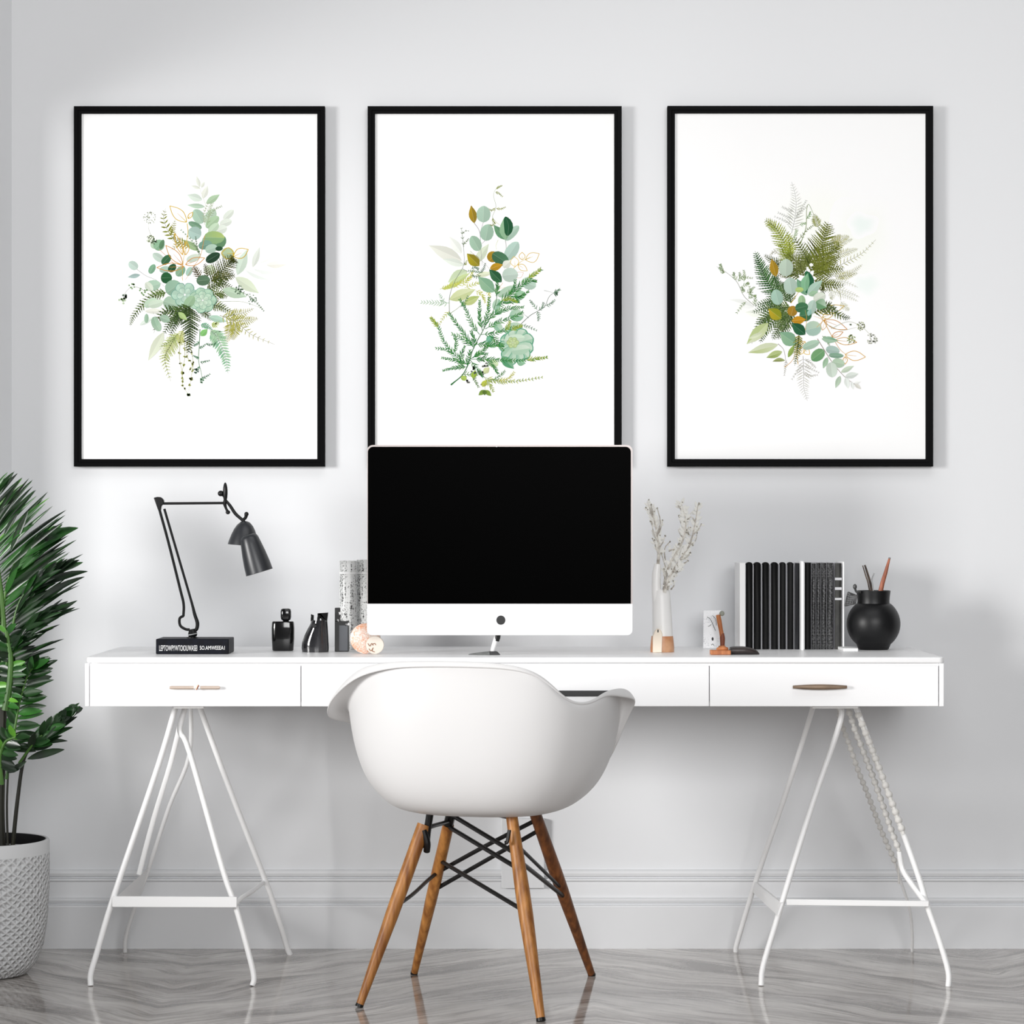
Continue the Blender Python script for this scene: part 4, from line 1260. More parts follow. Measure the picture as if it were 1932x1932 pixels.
# stems in the pot
soilz = rim - 0.026
def stem(pts, d0, d1, rr, m):
    P = [W(x, y, lerp(d0, d1, i / (len(pts) - 1))) for i, (x, y) in enumerate(pts)]
    P[0].z = soilz
    MB().tube(P, [v * k for v in rr], 10, smooth=5).build('stem', m, pl, B)
stem([(4, 1590), (2, 1520), (4, 1430), (6, 1300), (4, 1160)], 6.49, 6.50, [7.5, 7, 7, 8, 6], M_stemd)
stem([(15, 1590), (13, 1520), (16, 1440)], 6.46, 6.48, [2.4, 2.2, 2.0], M_stemd)
stem([(23, 1590), (33, 1510), (46, 1430), (70, 1400)], 6.47, 6.46, [4.2, 3.8, 3.2, 2.5], M_stemd)
stem([(-30, 1595), (-32, 1500), (-45, 1380), (-70, 1250)], 6.55, 6.58, [6, 5, 4, 3], M_stemd)
# main upright fronds: long blades streaming up to the right
frond([(6, 1330), (8, 1230), (2, 1120), (-14, 1020), (-30, 950)], 6.48, 6.52, 66, [(0, 24), (.25, 30), (.6, 40), (1, 56)], [(0, 70), (.15, 95), (.32, 150), (.5, 168), (.62, 150), (.8, 120), (1, 70)], 8,
      [(0, 150), (1, 125)], [(0, 50), (.4, 90), (1, 50)], dep=0.07, start=0.12, r=(8, 2))
frond([(10, 1260), (22, 1190), (40, 1130), (75, 1095), (112, 1078)], 6.45, 6.44, 34, [(0, 34), (1, 24)], [(0, 80), (.4, 70), (1, 46)], 9, [(0, 60), (.5, 52), (1, 40)], [(0, 70), (1, 36)], dep=0.05, start=0.15, wt=(7, 3, 0))
frond([(8, 1280), (20, 1225), (48, 1185), (90, 1160)], 6.44, 6.41, 30, [(0, 20), (1, 25)], [(0, 50), (.6, 60), (1, 52)], 8.5, [(0, 52), (1, 36)], [(0, 60), (1, 40)], dep=0.05, start=0.15, wt=(8, 2, 0))
frond([(2, 1200), (10, 1120), (28, 1065), (62, 1030), (92, 1012)], 6.50, 6.50, 30, [(0, 40), (1, 22)], [(0, 80), (.5, 66), (1, 40)], 10, [(0, 64), (1, 40)], [(0, 60), (1, 36)], dep=0.05, start=0.15, wt=(4, 5, 1))
# big curled blades at the top
mb = MB()
def big(x0, y0, x1, y1, w, mi, d=6.47, dd=0.0, sag=0.2):
    leaflet(mb, W(x0, y0, d), W(x1, y1, d + dd), w * k, mi, sag=sag, fold=0.45)
big(46, 1052, 148, 996, 26, 1, sag=0.28)
big(40, 1075, 118, 1010, 17, 1)
big(20, 1040, 53, 964, 12, 0, sag=0.15)
big(8, 1010, 34, 968, 9, 0); big(-6, 985, 20, 950, 10, 0); big(6, 1030, 64, 990, 10, 1)
big(70, 1110, 166, 1078, 15, 0, 6.43); big(62, 1140, 160, 1088, 12, 0, 6.44); big(60, 1195, 146, 1133, 13, 0, 6.41); big(55, 1200, 142, 1146, 12, 0, 6.40)
big(38, 1215, 118, 1130, 9, 0, 6.43); big(84, 1085, 130, 1058, 9, 0, 6.46); big(70, 1085, 118, 1055, 9, 1, 6.47)
mb.build('top_leaves', M_lf, pl, B, sharp=180)
# lower fronds
frond([(12, 1470), (24, 1400), (36, 1330), (52, 1275), (66, 1258)], 6.46, 6.44, 24, [(0, -14), (.4, 6), (1, 32)], [(0, 36), (.4, 52), (.8, 50), (1, 34)], 13, [(0, 150), (1, 70)], [(0, 30), (1, 26)], dep=0.04, start=0.18, wt=(5, 4, 0))
frond([(36, 1440), (66, 1400), (100, 1370), (132, 1345)], 6.45, 6.42, 18, [(0, 8), (1, 24)], [(0, 42), (.6, 36), (1, 24)], 15, [(0, 80), (1, 48)], [(0, 30), (.6, 32), (1, 20)], dep=0.03, start=0.2, wt=(5, 4, 0), r=(2.6, 1.2))
frond([(10, 1340), (18, 1290), (20, 1240), (12, 1190)], 6.43, 6.42, 16, [(0, -20), (1, 40)], [(0, 26), (.5, 34), (1, 26)], 11, [(0, 200), (1, 140)], [(0, 26), (1, 24)], dep=0.03, start=0.05, wt=(4, 5, 1), r=(7, 4))
frond([(4, 1480), (0, 1430), (10, 1400), (30, 1390)], 6.43, 6.40, 12, [(0, -30), (1, 10)], [(0, 30), (1, 34)], 15, [(0, 160), (1, 100)], [(0, 30), (1, 24)], dep=0.03, start=0.2, wt=(5, 4, 1), r=(4, 2))
frond([(-34, 1420), (-70, 1300), (-110, 1180), (-150, 1100)], 6.56, 6.50, 22, [(0, 20), (1, 60)], [(0, 60), (.5, 100), (1, 50)], 10, [(0, 160), (1, 120)], [(0, 60), (.5, 80), (1, 50)], dep=0.05, start=0.15)
mb = MB()
big(52, 1432, 122, 1414, 15, 0, 6.44, sag=0.12); big(48, 1420, 118, 1388, 13, 0, 6.45, sag=0.2); big(60, 1405, 128, 1398, 10, 0, 6.46); big(14, 1458, 50, 1436, 12, 0, 6.43, sag=-0.1)
big(80, 1392, 152, 1332, 16, 1, 6.43); big(84, 1396, 146, 1352, 13, 0, 6.42); big(90, 1395, 138, 1372, 11, 0, 6.42); big(96, 1375, 150, 1326, 12, 1, 6.44)
mb.build('side_leaves', M_lf, pl, B, sharp=180)
# ================================================================ framed prints
PAPER = (0.96, 0.96, 0.96)
FRAME_D = WY - 0.030                       # front face of the frames
PRD = WY - 0.0215                           # paper plane
class Print:
    """flat printed artwork: patches of ink on one sheet; coordinates are those of an enlarged view"""
    def __init__(s, ox, oy, sc, rect, seed):
        s.ox, s.oy, s.sc = ox, oy, sc; s.mb = MB(); s.z = 0; s.r = random.Random(seed)
        x0, y0, x1, y1 = rect
        a = W(x0, y0, PRD); b = W(x1, y1, PRD)
        s.mb.add([(a.x, PRD, a.z), (b.x, PRD, a.z), (b.x, PRD, b.z), (a.x, PRD, b.z)], [(0, 1, 2, 3)], 0, PAPER)
    def pt(s, x, y):
        w = W(s.ox + x / s.sc, s.oy + y / s.sc, PRD)
        return Vector((w.x, PRD - 0.00012 - s.z, w.z))
    hold = False
    def nxt(s):
        if not s.hold: s.z += 0.0000026
    def poly(s, pts, col):
        s.nxt(); s.mb.add([s.pt(x, y) for x, y in pts], [tuple(range(len(pts)))], 0, col)
    def ink(s, c, f=1.0):
        f *= 0.84 if min(c) < 225 else 0.95
        r, g, b = lin(c)
        if b > r and g > r: r *= 1.05; b *= 0.93
        return tuple(min(0.96, v * f) for v in (r, g, b))
    def wash(s, x, y, rx, ry, c, n=40):
        s.nxt(); c = lin(c)
        ph = s.r.uniform(0, 6)
        rings = [0, .35, .6, .8, 1.0]
        mix = [1, .85, .5, .18, 0]
        V = [s.pt(x, y)]; cols = [c]
        for f, m_ in zip(rings[1:], mix[1:]):
            for i in range(n):
                w = 2 * math.pi * i / n
                wob = 1 + 0.10 * math.sin(3 * w + ph) + 0.07 * math.sin(5 * w + 2 * ph)
                V.append(s.pt(x + rx * f * wob * math.cos(w), y + ry * f * wob * math.sin(w)))
                cols.append(tuple(lerp(p, q, m_) for p, q in zip(PAPER, c)))
        o = len(s.mb.V)
        s.mb.V += V
        for i in range(n):
            i2 = (i + 1) % n
            f = [0, 1 + i, 1 + i2]
            s.mb.F.append([o + v for v in f]); s.mb.M.append(0); s.mb.K.append([cols[v] for v in f])
            for j in range(len(rings) - 2):
                f = [1 + j * n + i, 1 + (j + 1) * n + i, 1 + (j + 1) * n + i2, 1 + j * n + i2]
                s.mb.F.append([o + v for v in f]); s.mb.M.append(0); s.mb.K.append([cols[v] for v in f])
    def leaf(s, x0, y0, x1, y1, w, c, c2=None, vein=True, shape='leaf', bend=0.0):
        """painted leaf from stalk to tip"""
        s.nxt()
        a = Vector((x0, y0)); b = Vector((x1, y1)); d = b - a; L = d.length; d /= L
        nrm = Vector((-d.y, d.x))
        prof = {'leaf': [(0, .04), (.08, .36), (.2, .72), (.38, .98), (.55, .94), (.72, .68), (.88, .3), (1, .02)],
                'round': [(0, .12), (.06, .5), (.18, .82), (.4, 1.0), (.62, .98), (.82, .76), (.94, .44), (1, .1)],
                'petal': [(0, .2), (.2, .5), (.45, .88), (.7, 1.0), (.85, .8), (.95, .42), (1, .05)]}[shape]
        ca = s.ink(c); cb = s.ink(c2) if c2 else s.ink(c, 1.16)
        cd = s.ink(c, 0.90)
        L_ = []; M_ = []; R_ = []
        for t, f in prof:
            m_ = a + d * L * t + nrm * bend * L * math.sin(math.pi * t)
            L_.append(m_ - nrm * w * .5 * f); M_.append(m_); R_.append(m_ + nrm * w * .5 * f)
        o = len(s.mb.V)
        n = len(prof)
        s.mb.V += [s.pt(*v) for v in L_] + [s.pt(*v) for v in M_] + [s.pt(*v) for v in R_]
        for i in range(n - 1):
            t = i / (n - 2)
            e0 = [lerp(p, q, t) for p, q in zip(ca, cb)]; e1 = [lerp(p, q, min(1, t + .15)) for p, q in zip(ca, cb)]
            g0 = [lerp(p, q, t) for p, q in zip(cd, ca)]; g1 = [lerp(p, q, min(1, t + .15)) for p, q in zip(cd, ca)]
            s.mb.F.append([o + i, o + n + i, o + n + i + 1, o + i + 1]); s.mb.M.append(0); s.mb.K.append([e0, e0, e1, e1])
            s.mb.F.append([o + n + i, o + 2 * n + i, o + 2 * n + i + 1, o + n + i + 1]); s.mb.M.append(0); s.mb.K.append([g0, g0, g1, g1])
        if vein and w > 34:
            s.line([(x0, y0), tuple(a + d * L * .5 + nrm * bend * L), tuple(a + d * L * .9 + nrm * bend * L * .3)], 2.0, s.mix(c, (255, 255, 255), .35))
    def mix(s, c, d, t): return tuple(lerp(p, q, t) for p, q in zip(c, d))
    def line(s, pts, w, c, smooth=5, taper=True):
        s.nxt()
        P = spline([(x, 0, y) for x, y in pts], smooth) if len(pts) > 2 else [Vector((x, 0, y)) for x, y in pts]
        n = len(P); V = []
        for i in range(n):
            d = P[min(n - 1, i + 1)] - P[max(0, i - 1)]
            if d.length < 1e-6: d = Vector((1, 0, 0))
            d.normalize(); nr = Vector((-d.z, 0, d.x))
            h = w * .5 * (1 - 0.55 * i / (n - 1) if taper else 1)
            V += [P[i] - nr * h, P[i] + nr * h]
        s.mb.add([s.pt(v.x, v.z) for v in V], [(2 * i, 2 * i + 1, 2 * i + 3, 2 * i + 2) for i in range(n - 1)], 0, s.ink(c))
    def gold(s, x0, y0, x1, y1, w, c=(210, 174, 20), lw=5.2, bend=0.0):
        a = Vector((x0, y0)); b = Vector((x1, y1)); d = b - a; L = d.length; d /= L; nr = Vector((-d.y, d.x))
        for sg in (-1, 1):
            s.line([tuple(a + d * L * t + nr * (sg * w * .5 * f + bend * L * math.sin(math.pi * t))) for t, f in ((0, 0), (.15, .55), (.4, 1), (.65, .85), (.85, .4), (1, 0))], lw, c, taper=False)
        s.line([(x0, y0), tuple(a + d * L * .55)], lw * .8, c)
    def fern(s, pts, w, c, n=16, c2=None, lw=3.2, thick=0.36, ang=58, plain=False, tipw=0.08):
        """pinnate frond: leaflets shrink towards the tip; each leaflet is toothed"""
        P = spline([(x, 0, y) for x, y in pts], 8); m = len(P)
        s.line(pts, lw, s.mix(c, (0, 0, 0), .25))
        gap = sum((P[i + 1] - P[i]).length for i in range(m - 1)) / n
        s.nxt(); s.hold = True
        for i in range(n):
            t = 0.06 + 0.92 * i / n
            f = t * (m - 1); a = min(m - 2, int(f)); p = P[a].lerp(P[a + 1], f - a)
            d = (P[a + 1] - P[a]).normalized()
            env = (1 - t) ** 0.75 * min(1, 0.55 + t * 2.2) * (1 - tipw) + tipw
            L = w * .5 * env
            sp = w / n
            for sg in (-1, 1):
                an = math.radians(ang + s.r.uniform(-5, 5)) * sg
                e = Vector((d.x * math.cos(an) - d.z * math.sin(an), 0, d.x * math.sin(an) + d.z * math.cos(an)))
                LL = L / math.sin(math.radians(ang)) * s.r.uniform(.9, 1.08)
                q = p + e * LL
                col = s.mix(c, c2 or s.mix(c, (255, 255, 200), .25), s.r.random() * .8)
                if plain:
                    s.leaf(p.x, p.z, q.x, q.z, max(3, min(LL * thick, gap * .7)), col, vein=False)
                    continue
                k = max(3, int(LL / 9))
                nr = Vector((-e.z, 0, e.x))
                out = []; h = LL * thick * .5
                h = min(h, gap * .44)
                up_, dn = [], []
                for j in range(k + 1):
                    tt = j / k; hh = h * (1 - tt) ** .7 + .8
                    up_.append(p + e * LL * tt + nr * hh * (0.45 if j % 2 else 1)); dn.append(p + e * LL * tt - nr * hh * (0.45 if j % 2 else 1))
                s.mb.add([s.pt(v.x, v.z) for v in up_ + dn], [(j, j + 1, k + 2 + j, k + 1 + j) for j in range(k)], 0, s.ink(col))
        s.hold = False
    def sprig(s, pts, c, n=10, L=34, lw=3.5, c2=None, ang=42, w=5, start=.1):
        """stem with many short needles"""
        P = spline([(x, 0, y) for x, y in pts], 8); m = len(P)
        s.line(pts, lw, c)
        s.nxt(); s.hold = True
        for i in range(n):
            t = start + (1 - start) * i / max(1, n - 1)
            f = t * (m - 1); a = min(m - 2, int(f)); p = P[a].lerp(P[a + 1], f - a); d = (P[a + 1] - P[a]).normalized()
            for sg in (-1, 1):
                an = math.radians(ang + s.r.uniform(-14, 14)) * sg
                e = Vector((d.x * math.cos(an) - d.z * math.sin(an), 0, d.x * math.sin(an) + d.z * math.cos(an)))
                LL = L * (1 - .55 * t) * s.r.uniform(.75, 1.15)
                q = p + e * LL
                s.leaf(p.x, p.z, q.x, q.z, w * .95, s.mix(c, c2 or c, s.r.random()), vein=False)
        s.hold = False
    def dots(s, x, y, r, n, dr, c):
        s.nxt(); s.hold = True
        for i in range(n):
            a = s.r.uniform(0, 6.28); q = r * math.sqrt(s.r.random())
            cx, cy = x + q * math.cos(a), y + q * math.sin(a)
            s.poly([(cx + dr * math.cos(k), cy + dr * math.sin(k)) for k in (0, 1.05, 2.1, 3.14, 4.2, 5.2)], s.ink(s.mix(c, (255, 255, 255), s.r.random() * .4)))
        s.hold = False
    def rosette(s, x, y, r, c, n=7, rings=3, edge=(90, 150, 140)):
        for ring in range(rings):
            rr = r * (1 - ring / rings * .8)
            for i in range(n - ring):
                a = 2 * math.pi * (i + .5 * (ring % 2)) / (n - ring) + ring
                x1, y1 = x + rr * math.cos(a), y + rr * .92 * math.sin(a)
                x0_, y0_ = x + rr * .12 * math.cos(a), y + rr * .12 * math.sin(a)
                s.leaf(x0_, y0_, x + rr * 1.05 * math.cos(a), y + rr * .97 * math.sin(a), rr * .78, edge, vein=False, shape='petal')
                s.leaf(x0_, y0_, x1, y1, rr * .70, s.mix(c, (255, 255, 255), .12 * ring), vein=False, shape='petal')

def framed(rect, pr, label, base_label):
    x0, y0, x1, y1 = rect
    a = W(x0, y0, FRAME_D); b = W(x1, y1, FRAME_D)
    o = thing('framed_print', label, 'picture', ((a.x + b.x) / 2, WY, b.z), 'framed botanical prints in a row on the wall')
    B = tuple(o.location)
    bw = 14.0 * FRAME_D / F
    prof = [(0.0, WY - 0.0005), (0.0, FRAME_D + 0.002), (0.0016, FRAME_D), (bw * .55, FRAME_D + 0.0004), (bw * .62, FRAME_D + 0.0016), (bw * .95, FRAME_D + 0.0024), (bw, FRAME_D + 0.0034), (bw, WY - 0.0005)]
    mb = MB(); V = []; n = len(prof)
    for cx, cz, ix, iz in ((a.x, a.z, 1, -1), (b.x, a.z, -1, -1), (b.x, b.z, -1, 1), (a.x, b.z, 1, 1)):
        for d, y in prof: V.append((cx + ix * d, y, cz + iz * d))
    Fc = []
    for c in range(4):
        c2 = (c + 1) % 4
        for i in range(n):
            i2 = (i + 1) % n
            Fc.append((c * n + i, c2 * n + i, c2 * n + i2, c * n + i2))
    mb.add(V, Fc).build('frame', M_frame, o, B, sharp=20)
    MB().box(a.x + bw * .9, b.x - bw * .9, PRD + 0.0006, WY - 0.002, b.z + bw * .9, a.z - bw * .9).build('backing_board', M_white, o, B)
    pr.mb.build('print', M_ink, o, B, ink=True)
    return o

SAGE = (158, 190, 172); PALE = (226, 233, 227); DK = (44, 84, 54); FERN = (54, 76, 26); OLIVE = (140, 142, 44); GOLD = (210, 174, 20); ROSE = (206, 146, 62)
# ---------------------------------------------------------------- left print
p = Print(130, 300, 3.864, (150, 211, 601, 868), 1)
p.wash(560, 470, 430, 330, (247, 250, 244)); p.wash(520, 380, 240, 160, (243, 248, 243)); p.wash(1150, 640, 330, 260, (246, 249, 245)); p.wash(330, 760, 260, 240, (249, 250, 244))
p.line([(1000, 340), (970, 260), (945, 190), (932, 130)], 4, (214, 222, 216))
for q in ((955, 205, 930, 125, 30), (965, 210, 990, 165, 24), (958, 215, 890, 195, 24), (975, 290, 1012, 195, 46)): p.leaf(*q, (222, 230, 226))
p.leaf(972, 298, 862, 262, 58, (214, 226, 214)); p.leaf(1000, 325, 1100, 258, 50, (168, 198, 170)); p.leaf(992, 348, 862, 336, 38, (178, 206, 190))
for q in ((1128, 440, 1200, 372, 50), (1100, 478, 1188, 450, 56), (1075, 525, 1152, 500, 66)): p.leaf(*q, (214, 226, 222), shape='round')
p.line([(1220, 850), (1330, 780), (1480, 720)], 3, (226, 230, 222))
for q in ((1340, 790, 1392, 640, 48, (216, 226, 224)), (1440, 772, 1590, 768, 52, (230, 234, 232)), (1345, 800, 1505, 828, 58, (234, 238, 234)), (1290, 812, 1458, 882, 52, (228, 234, 228)), (1390, 755, 1490, 712, 26, (238, 241, 236)), (1228, 845, 1298, 660, 78, (206, 222, 206))): p.leaf(*q[:5], q[5])
p.leaf(1215, 862, 1385, 978, 84, (214, 224, 200))
# small grey leaves, left
p.line([(478, 790), (560, 850), (640, 885), (715, 945)], 4, (150, 150, 150))
p.leaf(500, 800, 438, 752, 62, (184, 208, 204), shape='round'); p.leaf(520, 845, 428, 862, 34, (158, 184, 186)); p.leaf(588, 835, 625, 768, 46, (120, 166, 140), shape='round')
p.leaf(690, 745, 612, 690, 56, (184, 206, 200), shape='round'); p.leaf(650, 640, 596, 610, 60, (172, 200, 180), shape='round'); p.leaf(625, 655, 690, 600, 80, (136, 178, 150), shape='round'); p.leaf(665, 655, 690, 588, 34, (88, 130, 98), shape='round')
p.leaf(555, 935, 668, 910, 80, (164, 196, 180), shape='round'); p.leaf(560, 900, 610, 960, 50, (206, 220, 210), shape='round')
p.line([(660, 660), (760, 760), (830, 880)], 4, (206, 150, 120)); p.leaf(660, 812, 745, 800, 50, (162, 192, 182), shape='round'); p.leaf(785, 852, 842, 785, 62, (130, 170, 146), shape='round'); p.leaf(862, 852, 892, 788, 44, (160, 196, 186), shape='round')
p.leaf(680, 768, 740, 702, 56, (52, 100, 68), shape='round'); p.leaf(730, 822, 776, 768, 52, (34, 80, 48), shape='round'); p.leaf(670, 868, 752, 866, 82, (30, 88, 50), shape='round')
# upper cluster
p.leaf(972, 470, 915, 368, 84, (164, 196, 180), shape='round'); p.leaf(1005, 475, 1060, 365, 80, (184, 206, 184), shape='round'); p.leaf(1000, 500, 1092, 420, 66, (168, 196, 160), shape='round'); p.leaf(1020, 540, 1090, 470, 56, (190, 212, 184), shape='round')
p.leaf(968, 505, 872, 462, 46, (112, 152, 128), shape='round'); p.leaf(962, 560, 872, 520, 96, (164, 194, 190), shape='round')
p.sprig([(1010, 480), (1020, 400), (1040, 330)], (140, 160, 120), 12, 40, c2=(190, 200, 170)); p.sprig([(1020, 420), (1060, 370), (1110, 345)], (150, 165, 130), 8, 26); p.sprig([(990, 480), (985, 400), (1010, 330)], (170, 180, 150), 8, 30)
p.leaf(985, 640, 1050, 560, 92, (136, 174, 150), shape='round'); p.leaf(1050, 640, 1140, 570, 96, (96, 140, 106), shape='round'); p.leaf(985, 570, 1135, 575, 92, (140, 176, 124), (176, 196, 116), shape='round')
p.leaf(945, 640, 1042, 612, 66, (112, 152, 138), shape='round'); p.leaf(995, 668, 1082, 640, 66, (164, 194, 182), shape='round'); p.leaf(1068, 655, 1122, 652, 34, (34, 74, 50), shape='round')
p.leaf(1000, 748, 1100, 690, 66, (30, 64, 44), shape='round'); p.leaf(1110, 688, 1206, 688, 84, (172, 192, 156), shape='round'); p.leaf(945, 668, 828, 588, 50, (152, 178, 132)); p.leaf(858, 740, 960, 705, 56, (196, 212, 204), shape='round'); p.leaf(985, 820, 1070, 800, 76, (196, 208, 180), shape='round')
# olive ferny bits upper left
p.fern([(770, 590), (720, 520), (690, 430), (705, 360)], 110, (112, 118, 30), 8, plain=True, thick=.28); p.fern([(850, 625), (790, 590), (740, 575)], 80, (120, 120, 40), 7, plain=True, thick=.28); p.fern([(880, 640), (800, 620), (740, 665)], 90, (150, 140, 50), 8, plain=True, thick=.25)
p.fern([(740, 560), (760, 500), (775, 440)], 70, (130, 130, 44), 7, plain=True, thick=.28)
p.line([(600, 560), (580, 500), (585, 440)], 2.5, (150, 150, 140)); p.dots(588, 432, 48, 46, 4, (150, 156, 130)); p.dots(596, 585, 30, 60, 4, (150, 166, 120)); p.dots(622, 600, 20, 20, 5, (70, 100, 60))
p.sprig([(960, 700), (900, 600), (820, 520)], (96, 130, 90), 10, 24); p.sprig([(950, 700), (930, 620), (925, 570)], (80, 100, 70), 8, 18)
# gold outlines
p.line([(862, 470), (868, 540), (850, 640), (830, 780), (830, 890)], 5, GOLD)
p.gold(858, 460, 735, 342, 74); p.gold(868, 434, 903, 388, 26); p.gold(830, 770, 706, 630, 64, ROSE); p.gold(840, 785, 640, 792, 58, ROSE); p.gold(850, 770, 990, 722, 54, ROSE); p.gold(1202, 690, 1112, 686, 82, GOLD); p.gold(1200, 712, 1308, 660, 72, GOLD)
p.gold(830, 700, 770, 540, 40, (214, 170, 70)); p.gold(850, 700, 860, 600, 40, (214, 170, 70)); p.line([(990, 560), (960, 700), (900, 800), (850, 880)], 4, ROSE)
# dark ferns, right and below
p.fern([(1030, 900), (1100, 830), (1170, 760), (1212, 722)], 220, (44, 58, 14), 17, (92, 92, 24)); p.fern([(1040, 890), (1120, 860), (1218, 850)], 150, (50, 66, 18), 13, (100, 100, 30)); p.fern([(1000, 960), (1100, 910), (1200, 938)], 120, (58, 76, 24), 12); p.fern([(1000, 1010), (1090, 980), (1160, 1010)], 130, (74, 96, 30), 12)
p.fern([(960, 880), (930, 820), (905, 780)], 90, (70, 60, 30), 8); p.fern([(1010, 860), (1000, 800), (985, 760)], 70, (60, 56, 34), 7)
p.leaf(930, 890, 1030, 880, 76, (84, 116, 92), shape='round')
p.fern([(1000, 1050), (1110, 1080), (1220, 1145)], 110, (60, 84, 30), 13, (130, 140, 60)); p.fern([(940, 1090), (1000, 1130), (1045, 1180)], 90, (54, 78, 30), 10)
p.leaf(1120, 950, 1295, 1005, 78, (186, 208, 182)); p.sprig([(1180, 940), (1290, 985), (1370, 1050), (1418, 1105)], (90, 120, 80), 12, 22); p.line([(1080, 1040), (1260, 1040), (1410, 1090)], 3, (120, 140, 90)); p.dots(1240, 955, 30, 20, 6, (70, 100, 70)); p.dots(1330, 1020, 40, 18, 5, (80, 110, 80))
# ferns at the left
p.fern([(720, 970), (620, 1000), (530, 1070), (470, 1150), (445, 1220)], 110, (60, 84, 30), 18, (112, 136, 60)); p.fern([(700, 985), (640, 975), (570, 1010)], 60, (90, 120, 50), 10)
p.line([(560, 965), (500, 935), (455, 935), (415, 970), (390, 1030)], 3, (130, 130, 110)); p.dots(460, 925, 22, 8, 7, (90, 130, 70)); p.dots(410, 1000, 16, 6, 9, (36, 60, 36)); p.dots(390, 1035, 26, 8, 9, (150, 176, 130)); p.dots(545, 965, 30, 8, 7, (90, 130, 70))
p.leaf(550, 1075, 640, 1020, 60, (188, 210, 186), shape='round'); p.leaf(580, 1070, 690, 1040, 60, (200, 216, 196), shape='round'); p.leaf(552, 1110, 700, 1108, 40, (222, 228, 224)); p.leaf(515, 1212, 620, 1150, 36, (220, 230, 220)); p.leaf(565, 1196, 566, 1128, 32, (150, 184, 164), shape='round')
# centre
p.leaf(712, 975, 812, 905, 118, (140, 176, 158), shape='round'); p.leaf(690, 1035, 800, 1070, 104, (160, 190, 172), shape='round')
p.rosette(845, 990, 96, (172, 206, 192), 6, 2, (110, 160, 150)); p.rosette(975, 1030, 98, (170, 204, 184), 7, 3, (120, 166, 150))
p.leaf(848, 1085, 912, 1000, 70, (150, 182, 146), shape='round'); p.leaf(640, 1170, 610, 1110, 1, (0, 0, 0), vein=False)
p.fern([(890, 1070), (800, 1130), (740, 1190), (690, 1280)], 150, (44, 72, 24), 15, (84, 108, 44)); p.fern([(880, 1080), (780, 1110), (700, 1110), (640, 1180), (620, 1270)], 120, (50, 76, 30), 15, (96, 120, 56)); p.fern([(860, 1090), (790, 1180), (730, 1300)], 120, (40, 66, 24), 14)
p.fern([(880, 1070), (884, 1180), (882, 1300), (872, 1428)], 190, (38, 60, 20), 19, (70, 92, 36)); p.leaf(610, 1160, 665, 1255, 62, (160, 190, 172), shape='round'); p.leaf(665, 1150, 735, 1180, 56, (152, 182, 164), shape='round'); p.leaf(620, 1150, 640, 1220, 50, (150, 184, 164), shape='round'); p.leaf(798, 1118, 862, 1175, 42, (170, 196, 128))
p.leaf(692, 1262, 578, 1470, 74, (218, 224, 202))
p.leaf(1020, 1150, 1150, 1185, 52, (170, 206, 192)); p.leaf(960, 1290, 1010, 1240, 46, (128, 190, 110)); p.fern([(960, 1210), (1010, 1220), (1050, 1250)], 60, (90, 160, 130), 8, plain=True); p.fern([(1040, 1200), (1070, 1210), (1100, 1180)], 60, (170, 190, 90), 7, plain=True)
# olive lace fern at right
for a_ in (((1100, 1140), (1220, 1190), (1330, 1280), (1500, 1352)), ((1130, 1150), (1240, 1130), (1350, 1090)), ((1180, 1170), (1290, 1180), (1380, 1160)), ((1190, 1180), (1170, 1260), (1150, 1340)), ((1220, 1190), (1210, 1260), (1190, 1320))):
    p.fern(list(a_), 120, (150, 152, 58), 13, (190, 186, 100), thick=.14, plain=True)
p.fern([(1040, 1240), (1090, 1320), (1140, 1440), (1160, 1565)], 160, (120, 178, 142), 17, (176, 210, 180), plain=True, thick=.3); p.fern([(1030, 1250), (1080, 1290), (1150, 1310)], 90, (150, 190, 160), 9, plain=True)
p.fern([(800, 1270), (740, 1360), (700, 1460), (742, 1622)], 150, (176, 188, 118), 18, (206, 212, 160), thick=.3); p.fern([(800, 1270), (740, 1330), (660, 1370)], 80, (150, 170, 100), 9); p.fern([(830, 1250), (810, 1310), (830, 1360)], 90, (190, 196, 110), 9)
# hanging vines
p.line([(955, 1240), (950, 1360), (945, 1470), (965, 1560), (972, 1640)], 5, (110, 150, 116)); 
for q in ((950, 1330, 915, 1360), (950, 1380, 1000, 1350), (1000, 1350, 1060, 1350), (950, 1450, 910, 1435), (955, 1480, 1020, 1470), (950, 1510, 925, 1560), (968, 1600, 1025, 1570)): p.sprig([(q[0], q[1]), ((q[0] + q[2]) / 2, (q[1] + q[3]) / 2 + 4), (q[2], q[3])], (70, 130, 86), 5, 22, c2=(40, 84, 60))
p.dots(968, 1615, 16, 8, 6, (60, 120, 80)); p.dots(930, 1545, 18, 8, 6, (40, 70, 56))
for pts in (((810, 1340), (806, 1450), (826, 1560), (830, 1650), (878, 1725)), ((840, 1330), (845, 1440), (825, 1560), (828, 1640)), ((880, 1350), (905, 1480), (890, 1600), (872, 1700)), ((860, 1340), (862, 1440), (900, 1500), (870, 1560))):
    p.line(list(pts), 3, (160, 160, 90))
    for i in range(7):
        t = s_ = i / 6; a_ = pts[min(len(pts) - 2, int(t * (len(pts) - 1)))]; b_ = pts[min(len(pts) - 1, int(t * (len(pts) - 1)) + 1)]
        f_ = t * (len(pts) - 1) % 1; p.dots(lerp(a_[0], b_[0], f_), lerp(a_[1], b_[1], f_), 8, 3, 6, (134, 142, 44))
